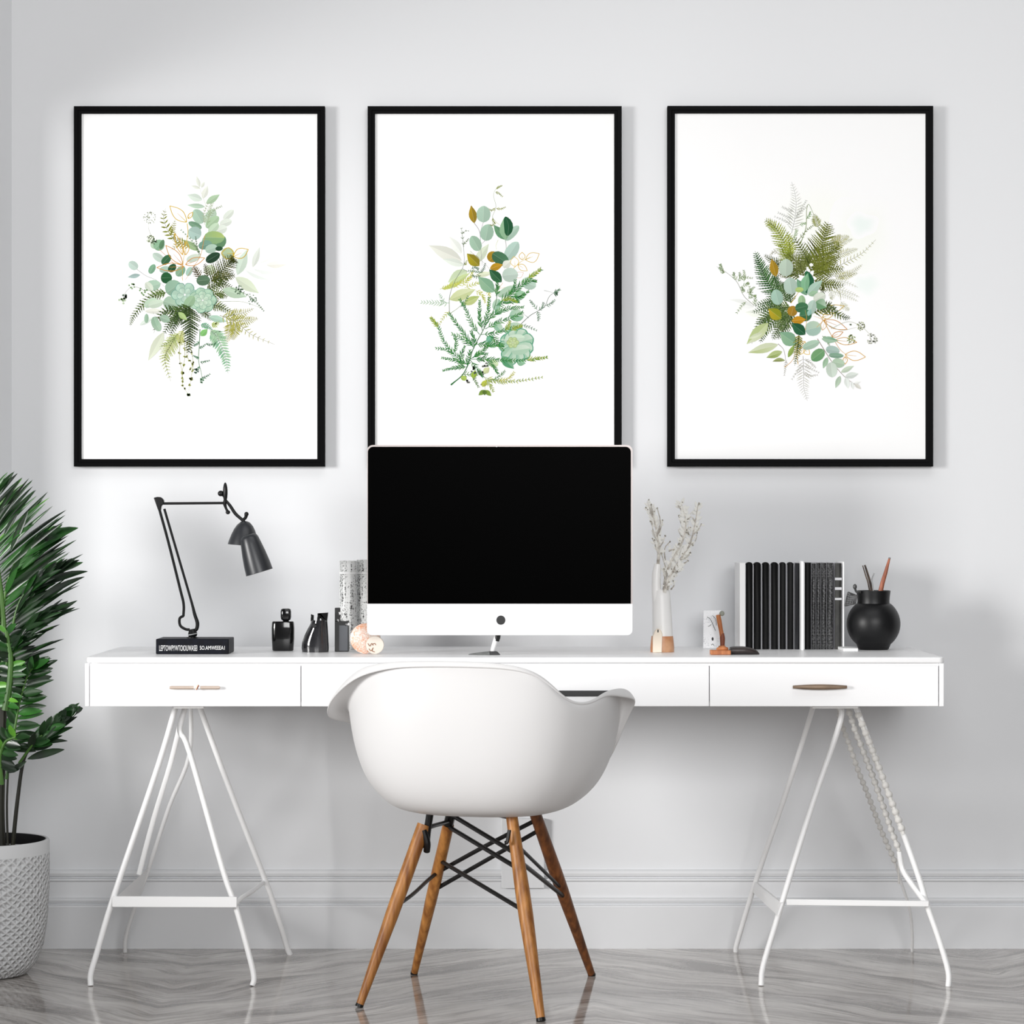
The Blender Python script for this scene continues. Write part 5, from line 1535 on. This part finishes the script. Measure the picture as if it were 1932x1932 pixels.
p.dots(873, 1720, 9, 7, 7, (60, 90, 24)); p.dots(890, 1605, 10, 7, 7, (110, 120, 40)); p.dots(828, 1560, 10, 6, 6, (110, 120, 40))
framed((139, 200, 612.5, 880), p, 'left black framed botanical print, pale eucalyptus bouquet with dark ferns and hanging vines', '')

# ---------------------------------------------------------------- middle print
p = Print(690, 300, 3.864, (704, 211, 1162, 868), 2)
p.wash(520, 1050, 260, 560, (246, 249, 242)); p.wash(480, 830, 160, 260, (240, 246, 244)); p.wash(480, 1350, 120, 200, (238, 245, 242)); p.wash(1080, 620, 280, 260, (249, 250, 246)); p.wash(560, 420, 220, 180, (249, 251, 247)); p.wash(400, 1350, 200, 330, (249, 250, 243))
for q in ((700, 740, 460, 630, 96, (224, 230, 226)), (700, 690, 608, 565, 66, (230, 233, 226)), (720, 775, 560, 730, 54, (228, 235, 224)), (800, 760, 898, 618, 66, (214, 224, 200)), (740, 720, 770, 670, 36, (232, 238, 228))): p.leaf(*q[:5], q[5])
# top sprig
p.line([(950, 460), (925, 420), (950, 350), (932, 270), (945, 225), (985, 190)], 3.5, (170, 178, 150))
for q in (((945, 240), (970, 250), (995, 272)), ((950, 360), (985, 365), (1015, 352)), ((945, 355), (920, 375), (895, 362)), ((950, 220), (970, 205), (992, 195)), ((925, 430), (930, 455), (945, 470)), ((940, 470), (920, 485), (900, 480))): p.sprig(list(q), (118, 134, 46), 6, 18, 3, c2=(170, 176, 70))
p.line([(950, 460), (990, 490)], 3, (196, 190, 120)); p.line([(965, 590), (950, 630), (955, 665)], 3, (190, 196, 130))
# eucalyptus
p.line([(790, 465), (830, 530), (838, 640), (850, 780)], 5, (172, 168, 172)); p.line([(858, 460), (845, 500), (832, 540)], 4, (172, 168, 172)); p.line([(870, 595), (840, 625)], 4, (172, 168, 172)); p.line([(1018, 590), (1024, 650), (1010, 800)], 5, (172, 168, 172))
p.leaf(792, 468, 768, 338, 60, (156, 130, 36), (188, 154, 30)); p.leaf(856, 462, 862, 342, 102, (170, 202, 188), shape='round'); p.leaf(872, 596, 896, 476, 98, (160, 194, 178), shape='round'); p.leaf(828, 668, 772, 562, 82, (158, 192, 174), shape='round')
p.leaf(1020, 588, 932, 480, 62, (96, 146, 112)); p.leaf(1015, 592, 1116, 488, 62, (170, 202, 190), shape='round'); p.leaf(1020, 590, 1008, 430, 80, (140, 182, 150)); p.leaf(1035, 560, 1020, 420, 66, (30, 88, 56), shape='round', bend=.1); p.leaf(1020, 735, 1110, 605, 88, (176, 206, 200), shape='round')
p.leaf(828, 780, 738, 690, 82, (146, 134, 30), (182, 168, 36)); p.leaf(900, 745, 950, 680, 80, (164, 132, 34), shape='round'); p.leaf(925, 690, 1040, 765, 92, (62, 110, 80), (80, 130, 100), shape='round'); p.leaf(1000, 780, 1042, 745, 44, (44, 92, 62), shape='round'); p.leaf(905, 800, 1000, 770, 56, (186, 142, 28))
p.leaf(1000, 790, 1060, 740, 60, (220, 228, 222)); p.line([(760, 670), (900, 800), (850, 850)], 3, (190, 190, 176))
# gold outlines
p.line([(1075, 800), (1130, 750), (1200, 715)], 4, GOLD)
p.gold(1165, 735, 1265, 690, 70, GOLD, 4, .05); p.gold(1140, 735, 1140, 680, 44, GOLD, 4); p.gold(1090, 785, 1080, 710, 60, (236, 200, 96), 4); p.gold(1110, 770, 1178, 815, 44, GOLD, 4); p.line([(1000, 900), (980, 940), (1040, 930)], 3, (224, 180, 130)); p.gold(1090, 860, 1150, 830, 44, (224, 180, 150), 3)
# light green leaves
p.leaf(740, 815, 600, 900, 90, (208, 224, 186)); p.leaf(590, 940, 760, 830, 50, (196, 212, 150)); p.leaf(610, 1025, 800, 950, 84, (206, 216, 160), (226, 232, 190)); p.leaf(715, 1060, 830, 1000, 60, (196, 208, 140), (170, 190, 100)); p.leaf(800, 850, 930, 830, 40, (224, 230, 200)); p.leaf(560, 950, 700, 900, 30, (200, 210, 120))
for q in (((540, 950), (620, 920), (700, 890)), ((640, 940), (720, 890), (770, 860)), ((700, 930), (760, 870), (780, 820)), ((720, 940), (800, 910), (860, 900)), ((800, 960), (850, 990), (870, 1040)), ((880, 930), (900, 980), (890, 1060))): p.sprig(list(q), (176, 186, 60), 9, 34, 3, c2=(206, 204, 90), w=6)
p.sprig([(850, 830), (800, 820), (755, 815)], (70, 120, 80), 7, 26); p.sprig([(840, 830), (860, 800), (870, 765)], (50, 90, 60), 6, 22); p.sprig([(840, 850), (800, 860), (780, 850)], (60, 100, 60), 5, 26); p.sprig([(770, 800), (800, 790), (820, 800)], (80, 120, 90), 6, 26)
p.leaf(935, 970, 820, 860, 96, (132, 178, 150), (150, 190, 160)); p.leaf(990, 898, 900, 805, 74, (36, 92, 58), (58, 112, 76)); p.leaf(995, 850, 1110, 840, 104, (186, 208, 202), shape='round'); p.leaf(965, 1000, 1090, 930, 62, (170, 200, 182), shape='round'); p.leaf(1140, 890, 1240, 930, 84, (176, 204, 194), shape='round'); p.leaf(1085, 1000, 1165, 985, 66, (150, 192, 164), shape='round'); p.leaf(1130, 900, 1220, 870, 50, (206, 224, 206))
# left tall sprig
p.line([(610, 1120), (612, 1000), (650, 890), (715, 770), (712, 640), (700, 520)], 4.5, (130, 140, 128))
p.sprig([(715, 640), (705, 570), (698, 510)], (120, 136, 108), 4, 30); p.sprig([(714, 620), (735, 600), (748, 585)], (110, 130, 90), 4, 20); p.sprig([(705, 545), (725, 525), (748, 525)], (120, 136, 108), 3, 14); p.sprig([(720, 775), (725, 765), (735, 745)], (150, 160, 80), 4, 20); p.line([(705, 800), (760, 830)], 3, (110, 120, 110))
p.sprig([(610, 1050), (520, 1050), (415, 1045)], (120, 166, 130), 10, 50, 3, c2=(160, 190, 150)); p.sprig([(570, 1040), (550, 1010), (540, 990)], (150, 180, 150), 4, 24)
p.line([(610, 1130), (680, 1080), (740, 1010)], 3.5, (120, 140, 90)); p.sprig([(690, 1080), (720, 1050), (745, 1005)], (80, 130, 80), 6, 34); p.sprig([(610, 1110), (570, 1150), (540, 1200)], (176, 184, 80), 6, 30)
# right dark thin branch
p.line([(1120, 1215), (1200, 1140), (1300, 1080), (1340, 1000), (1410, 955)], 5, (110, 124, 118)); p.line([(1300, 958), (1370, 975)], 3, (120, 130, 120)); p.line([(1190, 1160), (1150, 1130)], 3, (90, 120, 110))
for q in (((1250, 1100), (1220, 1060), (1200, 1035)), ((1260, 1100), (1290, 1080), (1295, 1050)), ((1310, 1070), (1350, 1055), (1375, 1030)), ((1250, 1110), (1262, 1145), (1258, 1175)), ((1370, 975), (1390, 965), (1412, 952)), ((1145, 1210), (1190, 1225), (1240, 1248)), ((1370, 980), (1385, 985), (1395, 985))): p.sprig(list(q), (100, 146, 112), 6, 28, 3, c2=(60, 96, 76))
# succulent
for q in ((1050, 1130, 1150, 1150, 90), (1010, 1260, 1140, 1215, 90), (940, 1100, 970, 1020, 60), (950, 1090, 985, 1130, 60), (940, 1190, 990, 1260, 60), (870, 1330, 960, 1360, 60)): p.leaf(*q, (150, 196, 172), (196, 220, 206), shape='round')
for a_, L_, w_ in ((200, 110, 80), (165, 120, 80), (235, 95, 80), (270, 105, 90), (310, 130, 90), (345, 145, 96), (20, 145, 90), (45, 150, 80), (70, 150, 70), (100, 165, 70), (130, 140, 64)):
    r_ = math.radians(a_); p.leaf(1085 + 20 * math.cos(r_), 1345 + 20 * math.sin(r_), 1085 + L_ * math.cos(r_), 1345 + L_ * math.sin(r_), w_ + 8, (86, 160, 130), (110, 176, 150), shape='petal', vein=False)
    p.leaf(1085 + 20 * math.cos(r_), 1345 + 20 * math.sin(r_), 1085 + (L_ - 8) * math.cos(r_), 1345 + (L_ - 8) * math.sin(r_), w_ - 4, (164, 206, 184), (206, 226, 216), shape='petal', vein=False)
p.leaf(1060, 1400, 1195, 1380, 74, (176, 212, 192), (212, 230, 220), shape='round', vein=False); p.leaf(1010, 1325, 1160, 1300, 66, (196, 220, 206), shape='round', vein=False); p.rosette(1072, 1338, 44, (190, 208, 150), 6, 2, (120, 160, 90))
p.leaf(990, 1440, 1080, 1530, 70, (90, 160, 120), (130, 180, 150)); p.leaf(1100, 1480, 1165, 1490, 50, (140, 190, 160)); p.leaf(900, 1480, 965, 1500, 60, (206, 222, 180), shape='round'); p.leaf(880, 1330, 930, 1290, 50, (110, 176, 150))
# main asparagus like branch
G1 = (22, 112, 52); G2 = (84, 150, 62)
p.line([(620, 1645), (700, 1580), (745, 1500), (785, 1380), (860, 1240), (940, 1080), (965, 920)], 8, (70, 120, 76))
p.line([(620, 1647), (665, 1612)], 12, (44, 116, 60))
for q, n_, L_ in (
    (((785, 1370), (720, 1320), (640, 1280)), 10, 56), (((780, 1370), (720, 1280), (660, 1200), (610, 1130)), 18, 46), (((700, 1360), (600, 1360), (520, 1380)), 0, 0),
    (((745, 1500), (660, 1440), (570, 1330), (530, 1230), (480, 1165)), 24, 44), (((650, 1430), (590, 1390), (520, 1380)), 8, 40), (((745, 1500), (660, 1470), (560, 1450)), 14, 40), (((740, 1515), (660, 1520), (570, 1540)), 14, 38),
    (((830, 1280), (770, 1200), (730, 1100), (690, 1030)), 16, 44), (((850, 1250), (830, 1150), (830, 1040)), 14, 44), (((860, 1230), (890, 1130), (900, 1020)), 14, 44), (((890, 1180), (960, 1120), (1050, 1090), (1140, 1080)), 18, 48),
    (((870, 1240), (960, 1190), (1060, 1160), (1140, 1120)), 16, 46), (((840, 1280), (940, 1270), (1040, 1240), (1130, 1220)), 16, 44), (((960, 1060), (1060, 990), (1140, 910), (1270, 810)), 24, 58), (((950, 1070), (1040, 1040), (1110, 1040)), 12, 50),
    (((950, 1000), (960, 950), (960, 900)), 8, 46), (((1040, 1000), (1080, 940), (1090, 890)), 8, 40), (((1140, 920), (1200, 890), (1240, 890)), 8, 40), (((800, 1350), (900, 1355), (1000, 1360)), 14, 50), (((900, 1290), (960, 1330), (1000, 1390)), 10, 46),
    (((790, 1380), (790, 1320), (770, 1260)), 10, 46), (((775, 1450), (850, 1400), (890, 1360)), 10, 40), (((770, 1460), (900, 1460), (1100, 1470), (1310, 1448)), 30, 44), (((780, 1450), (830, 1420), (880, 1420)), 8, 40), (((765, 1470), (820, 1540), (850, 1580)), 10, 40), (((880, 1470), (930, 1510), (960, 1560)), 10, 40),
    (((740, 1510), (750, 1450), (760, 1400)), 8, 44), (((690, 1470), (700, 1420), (720, 1370)), 8, 40), (((640, 1420), (660, 1350), (650, 1300)), 8, 36), (((1060, 1000), (1120, 1010), (1180, 970)), 10, 44)):
    if n_: p.sprig([tuple(v) for v in q], G1, n_, L_, 4, c2=G2, w=6.5, ang=36)
for q, n_ in ((((1180, 870), (1230, 840), (1272, 805)), 9), (((530, 1230), (500, 1190), (478, 1160)), 8), (((1170, 1465), (1240, 1455), (1315, 1447)), 8), (((1060, 1250), (1100, 1230), (1135, 1215)), 7), (((1020, 1250), (1040, 1220), (1050, 1190)), 6), (((990, 1030), (1050, 1020), (1100, 1040)), 8)): p.sprig([tuple(v) for v in q], (176, 186, 60), n_, 36, 3, c2=(150, 170, 60), w=6)
p.sprig([(860, 1590), (960, 1620), (1100, 1620), (1280, 1592)], (120, 150, 60), 22, 40, 3.5, c2=(190, 196, 90), w=6); p.sprig([(930, 1610), (980, 1580), (1010, 1550)], (90, 140, 80), 7, 34); p.sprig([(960, 1620), (1040, 1600), (1080, 1560)], (190, 190, 80), 8, 36); p.sprig([(700, 1570), (790, 1570), (860, 1560)], (90, 140, 60), 10, 40); p.sprig([(780, 1580), (800, 1620), (820, 1660)], (90, 130, 60), 7, 30); p.sprig([(870, 1600), (900, 1640), (930, 1690)], (150, 170, 50), 9, 40)
p.leaf(695, 1590, 735, 1605, 36, (170, 196, 90), shape='round'); p.leaf(780, 1600, 800, 1540, 40, (150, 180, 60)); p.dots(800, 1540, 30, 8, 8, (40, 60, 36)); p.dots(870, 1500, 20, 5, 8, (50, 60, 40)); p.dots(745, 1625, 12, 4, 8, (60, 60, 50)); p.dots(840, 1560, 18, 5, 8, (44, 64, 40)); p.dots(850, 1645, 14, 4, 7, (60, 60, 44)); p.leaf(860, 1560, 900, 1520, 44, (206, 214, 160)); p.leaf(850, 1660, 880, 1610, 40, (180, 190, 70))
p.leaf(870, 1685, 822, 1722, 34, (120, 150, 60)); p.leaf(870, 1685, 915, 1728, 34, (130, 156, 66)); p.leaf(868, 1685, 866, 1722, 34, (90, 116, 46)); p.line([(868, 1640), (870, 1690)], 3, (150, 150, 90))
framed((693.5, 200, 1173, 880), p, 'middle black framed botanical print behind the computer, round eucalyptus leaves above green asparagus fern', '')

# ---------------------------------------------------------------- right print
p = Print(1250, 300, 3.715, (1271, 211, 1750, 868), 3)
p.wash(1130, 430, 460, 330, (249, 250, 245)); p.wash(1400, 560, 240, 330, (247, 249, 243)); p.wash(1400, 460, 110, 90, (238, 246, 242)); p.wash(1430, 880, 120, 90, (240, 247, 243)); p.wash(620, 1060, 200, 100, (246, 247, 243))
p.leaf(640, 1040, 465, 985, 60, (240, 242, 238)); p.leaf(700, 1090, 580, 1075, 50, (236, 240, 230))
GR = (178, 180, 172)
for q, w_ in ((((905, 520), (930, 400), (935, 280), (905, 160)), 150),): p.fern([tuple(v) for v in q], w_, GR, 17, thick=.08, plain=True, lw=3)
for q in (((900, 460), (850, 430), (790, 405)), ((910, 420), (860, 400), (815, 378)), ((920, 370), (880, 355), (842, 338)), ((930, 420), (970, 370), (1010, 335)), ((935, 400), (980, 340), (1005, 295))): p.sprig([tuple(v) for v in q], GR, 7, 26, 3, w=4)
p.fern([(985, 1380), (990, 1500), (990, 1600), (1015, 1695)], 150, (180, 178, 170), 15, thick=.08, plain=True, lw=3)
for q in (((990, 1440), (950, 1480), (910, 1540)), ((990, 1450), (1040, 1470), (1090, 1495)), ((985, 1500), (1030, 1520), (1080, 1515)), ((1000, 1400), (1040, 1430), (1070, 1460)), ((870, 1410), (860, 1460), (855, 1510))): p.sprig([tuple(v) for v in q], (186, 184, 176), 7, 26, 3, w=4)
p.line([(965, 600), (1005, 480), (1010, 360), (1025, 318), (1060, 390)], 5, (120, 140, 70)); p.sprig([(1010, 420), (1030, 395), (1035, 375)], (110, 150, 80), 5, 26); p.sprig([(960, 460), (985, 455), (1000, 450)], (150, 180, 130), 5, 24); p.fern([(1090, 480), (1075, 430), (1060, 385)], 90, (130, 140, 50), 9, plain=True, thick=.25); p.sprig([(900, 600), (930, 540), (940, 500)], (140, 170, 110), 8, 30); p.sprig([(960, 560), (1010, 500), (1050, 470)], (110, 130, 60), 7, 24)
# olive wisps at right
WI = (150, 152, 66)
for q in (((1180, 780), (1290, 720), (1400, 660), (1495, 565)), ((1200, 640), (1260, 590), (1335, 560)), ((1190, 620), (1260, 560), (1310, 542)), ((1180, 590), (1220, 560), (1250, 530)), ((1220, 680), (1300, 650), (1370, 630)), ((1230, 830), (1320, 800), (1400, 740)), ((1200, 820), (1290, 820), (1370, 800))): p.fern([tuple(v) for v in q], 84, WI, 13, (196, 196, 130), thick=.13, plain=True, lw=3)
for q in (((1180, 860), (1270, 860), (1370, 900)), ((1190, 900), (1290, 930), (1380, 968)), ((1200, 930), (1290, 960), (1370, 998)), ((1170, 900), (1190, 960), (1180, 985)), ((1250, 1000), (1280, 1040), (1310, 1060))): p.fern([tuple(v) for v in q], 70, (196, 200, 160), 10, (214, 216, 190), thick=.12, plain=True, lw=2.5)
p.line([(1180, 880), (1235, 930), (1250, 990)], 4, (140, 140, 60))
# big olive ferns
OL = (96, 106, 30); OL2 = (130, 138, 44)
p.fern([(900, 700), (850, 580), (790, 480), (715, 425)], 190, (140, 156, 50), 18, (176, 186, 80)); p.fern([(900, 680), (890, 600), (870, 500)], 110, (150, 164, 50), 11); p.fern([(900, 740), (860, 680), (820, 590)], 150, (128, 144, 40), 13)
p.fern([(1030, 800), (1090, 680), (1130, 560), (1162, 440)], 300, OL, 21, OL2, thick=.3); p.fern([(1040, 760), (1000, 680), (920, 545)], 190, (84, 98, 30), 15); p.fern([(1050, 780), (1140, 680), (1250, 600)], 240, OL, 17, OL2); p.fern([(1060, 800), (1150, 730), (1250, 680)], 180, (104, 112, 34), 14); p.fern([(1050, 820), (1150, 780), (1275, 770)], 170, OL, 15, OL2); p.fern([(1060, 850), (1170, 880), (1280, 885)], 130, (88, 100, 30), 12, OL2); p.fern([(1090, 870), (1130, 900), (1115, 955)], 90, (80, 92, 30), 9)
p.fern([(1010, 780), (940, 720), (870, 660)], 170, (92, 104, 34), 14); p.fern([(990, 800), (900, 760), (800, 740)], 140, (84, 96, 34), 12); p.fern([(960, 830), (880, 800), (800, 820)], 120, (78, 92, 30), 11); p.fern([(860, 770), (780, 720), (710, 670)], 100, (70, 84, 36), 11); p.fern([(990, 820), (970, 760), (960, 700)], 90, (90, 100, 40), 8); p.leaf(1028, 740, 1058, 745, 26, (250, 252, 246), vein=False)
p.sprig([(810, 660), (780, 650), (760, 670)], (190, 190, 170), 5, 30)
# dark ferns at left
DF_ = (28, 82, 22)
p.fern([(820, 980), (740, 870), (690, 760), (648, 645)], 190, DF_, 21, (84, 132, 60)); p.fern([(840, 960), (800, 880), (780, 800)], 130, (46, 86, 36), 13); p.fern([(830, 990), (750, 1000), (635, 1030)], 110, (50, 90, 40), 13); p.fern([(840, 1020), (740, 1040), (625, 1075)], 120, (50, 86, 36), 13); p.fern([(870, 1000), (850, 920), (840, 860)], 130, (60, 98, 44), 11); p.fern([(900, 1010), (890, 950), (900, 900)], 120, (60, 92, 40), 10)
p.fern([(860, 1060), (750, 1090), (680, 1170), (625, 1295)], 150, (66, 96, 40), 18, (120, 140, 70)); p.fern([(880, 1070), (800, 1120), (720, 1200), (685, 1290)], 150, (64, 94, 40), 17, (120, 140, 70)); p.fern([(900, 1080), (830, 1160), (770, 1270)], 150, (60, 88, 36), 15, (110, 130, 64)); p.fern([(900, 1040), (820, 1050), (740, 1110)], 150, (70, 98, 44), 13, (130, 150, 80)); p.fern([(920, 1080), (860, 1180), (800, 1265)], 120, (66, 92, 40), 13)
# left vine
p.line([(640, 1025), (570, 960), (520, 860), (440, 790), (380, 755)], 4, (160, 164, 150))
for q in (((430, 785), (410, 760), (405, 742)), ((440, 795), (420, 790), (400, 770)), ((520, 850), (500, 820), (500, 800)), ((530, 860), (545, 830), (540, 800)), ((540, 830), (580, 830), (625, 835)), ((560, 890), (590, 880), (600, 870)), ((570, 860), (575, 820), (570, 785)), ((590, 940), (620, 920), (640, 900)), ((600, 980), (630, 960), (650, 960)), ((580, 930), (565, 920), (555, 900)), ((600, 950), (620, 940), (610, 900)), ((585, 1000), (555, 1030), (522, 1075)), ((640, 1020), (650, 990), (650, 960))): p.sprig([tuple(v) for v in q], (160, 178, 130), 6, 26, 2.5, c2=(110, 140, 90), w=5)
# lower left pale green leaves
p.leaf(740, 1150, 590, 1298, 84, (196, 212, 150), (226, 232, 200)); p.leaf(700, 1220, 600, 1260, 30, (220, 228, 196)); p.leaf(810, 1300, 600, 1357, 66, (222, 230, 196), (190, 204, 140)); p.leaf(838, 1350, 728, 1392, 50, (190, 206, 140), (140, 162, 80)); p.leaf(858, 1412, 770, 1420, 28, (170, 182, 120), (130, 140, 80), bend=.1); p.line([(810, 1295), (850, 1340), (865, 1430)], 3.5, (140, 130, 120)); p.leaf(880, 1390, 925, 1300, 34, (150, 176, 90))
# gold stems
p.line([(900, 1010), (935, 960), (955, 930)], 4, GOLD); p.line([(1060, 1060), (1120, 1120), (1180, 1230), (1240, 1330), (1285, 1370)], 4.5, (212, 160, 24))
p.gold(1100, 1080, 1275, 1030, 60, GOLD, 4); p.gold(1120, 1110, 1200, 1080, 44, GOLD, 4); p.gold(1130, 1130, 1295, 1195, 56, (212, 146, 34), 4); p.gold(1185, 1245, 1265, 1212, 34, (212, 146, 34), 4); p.gold(1210, 1270, 1362, 1285, 50, (212, 160, 24), 4); p.gold(1280, 1372, 1422, 1388, 66, (228, 176, 60), 4); p.gold(1280, 1385, 1280, 1438, 30, (228, 176, 60), 4); p.gold(1000, 1280, 940, 1330, 40, (230, 190, 80), 4); p.gold(990, 1330, 1030, 1370, 40, (236, 200, 90), 4); p.gold(960, 1370, 1000, 1310, 34, (236, 200, 90), 4); p.line([(855, 1460), (910, 1410), (940, 1330)], 3.5, (222, 170, 60)); p.line([(950, 1440), (945, 1370), (990, 1290)], 3.5, (228, 180, 80))
# eucalyptus
p.leaf(795, 825, 765, 700, 62, (170, 136, 30), (190, 150, 40)); p.leaf(862, 822, 868, 700, 100, (186, 208, 196), shape='round'); p.leaf(905, 948, 890, 832, 98, (180, 206, 198), shape='round'); p.leaf(815, 1022, 790, 915, 84, (164, 200, 188), shape='round')
p.fern([(1050, 1080), (1150, 1050), (1250, 1100), (1320, 1118)], 110, (60, 84, 36), 14, (140, 146, 60)); p.fern([(1100, 1040), (1180, 1030), (1245, 1118)], 80, (70, 90, 40), 10)
p.leaf(1010, 955, 940, 840, 60, (110, 160, 130)); p.leaf(1012, 940, 1010, 785, 66, (32, 100, 66), shape='round', bend=.12); p.leaf(1000, 930, 1020, 800, 62, (130, 186, 150), bend=-.08); p.leaf(1015, 950, 1120, 850, 66, (172, 206, 194)); p.leaf(930, 918, 988, 915, 36, (180, 206, 120), shape='round'); p.leaf(1025, 955, 1090, 930, 40, (160, 196, 160)); p.leaf(1060, 990, 1140, 950, 70, (216, 228, 220), shape='round')
p.leaf(975, 1035, 975, 955, 52, (160, 196, 150), shape='round'); p.leaf(1075, 1000, 1150, 1040, 84, (110, 160, 120), (190, 214, 190)); p.leaf(1030, 1090, 1060, 990, 66, (178, 206, 198), shape='round'); p.leaf(900, 1100, 920, 1030, 70, (170, 130, 40), shape='round'); p.leaf(930, 1050, 1020, 1030, 70, (62, 116, 80), shape='round'); p.leaf(960, 1100, 1045, 1090, 84, (56, 112, 76), (80, 140, 104), shape='round'); p.leaf(1020, 1100, 1040, 1050, 30, (150, 196, 190)); p.leaf(832, 1120, 742, 1050, 84, (150, 156, 34), (200, 170, 40)); p.leaf(905, 1135, 1005, 1125, 60, (200, 146, 30))
p.leaf(1000, 1200, 1112, 1175, 104, (172, 206, 198), (196, 220, 200), shape='round'); p.leaf(1000, 1230, 905, 1150, 78, (32, 92, 60), (50, 110, 76)); p.leaf(936, 1300, 822, 1215, 100, (132, 178, 150), (150, 192, 160))
p.fern([(955, 1230), (950, 1300), (940, 1370), (925, 1450)], 90, (70, 96, 36), 14, (180, 164, 50)); p.line([(1000, 1200), (1010, 1120), (1000, 1060)], 3, (226, 176, 90)); p.line([(1080, 1180), (1120, 1130), (1060, 1100)], 3, (226, 176, 90)); p.gold(1120, 1200, 1140, 1120, 40, (226, 180, 100), 3)
# drooping eucalyptus lower right
p.line([(1085, 1260), (1140, 1350), (1200, 1440), (1280, 1530), (1360, 1590)], 4.5, (156, 142, 130))
p.sprig([(1120, 1240), (1150, 1270), (1165, 1300)], (120, 160, 110), 6, 26); p.leaf(982, 1325, 1098, 1280, 56, (172, 204, 188), shape='round'); p.leaf(1115, 1260, 1230, 1275, 46, (170, 206, 184), (120, 170, 140)); p.leaf(1130, 1340, 1045, 1410, 78, (124, 172, 120), (100, 156, 110), shape='round'); p.leaf(1145, 1330, 1240, 1350, 60, (170, 198, 194), shape='round'); p.leaf(1165, 1375, 1268, 1380, 36, (130, 170, 150), shape='round'); p.leaf(1155, 1390, 1125, 1468, 36, (160, 196, 170)); p.leaf(1190, 1420, 1275, 1440, 66, (180, 208, 188), shape='round'); p.leaf(1180, 1425, 1190, 1530, 78, (210, 224, 210), shape='round')
p.leaf(1250, 1495, 1340, 1450, 36, (200, 220, 204)); p.leaf(1245, 1520, 1212, 1605, 36, (182, 208, 190)); p.leaf(1280, 1525, 1372, 1505, 44, (222, 230, 222)); p.leaf(1285, 1530, 1300, 1608, 40, (226, 232, 226)); p.leaf(1325, 1560, 1335, 1615, 24, (228, 232, 228)); p.leaf(1345, 1575, 1392, 1612, 26, (222, 226, 224)); p.leaf(1340, 1572, 1390, 1560, 20, (236, 238, 234))
# little umbels
p.line([(1180, 1190), (1300, 1140), (1400, 1180), (1470, 1250)], 3, (190, 194, 170)); p.line([(1150, 1160), (1250, 1200), (1360, 1180)], 3, (190, 194, 170)); p.dots(1390, 1172, 30, 50, 4, (170, 180, 130)); p.dots(1322, 1262, 30, 36, 4.5, (150, 170, 90)); p.dots(1470, 1262, 40, 40, 5, (186, 190, 170)); p.line([(1300, 1300), (1325, 1270)], 3, (170, 176, 140)); p.dots(1318, 1162, 8, 3, 5, (110, 130, 90))
framed((1259.5, 199.5, 1761, 880), p, 'right black framed botanical print, olive and dark fern fan with trailing eucalyptus', '')
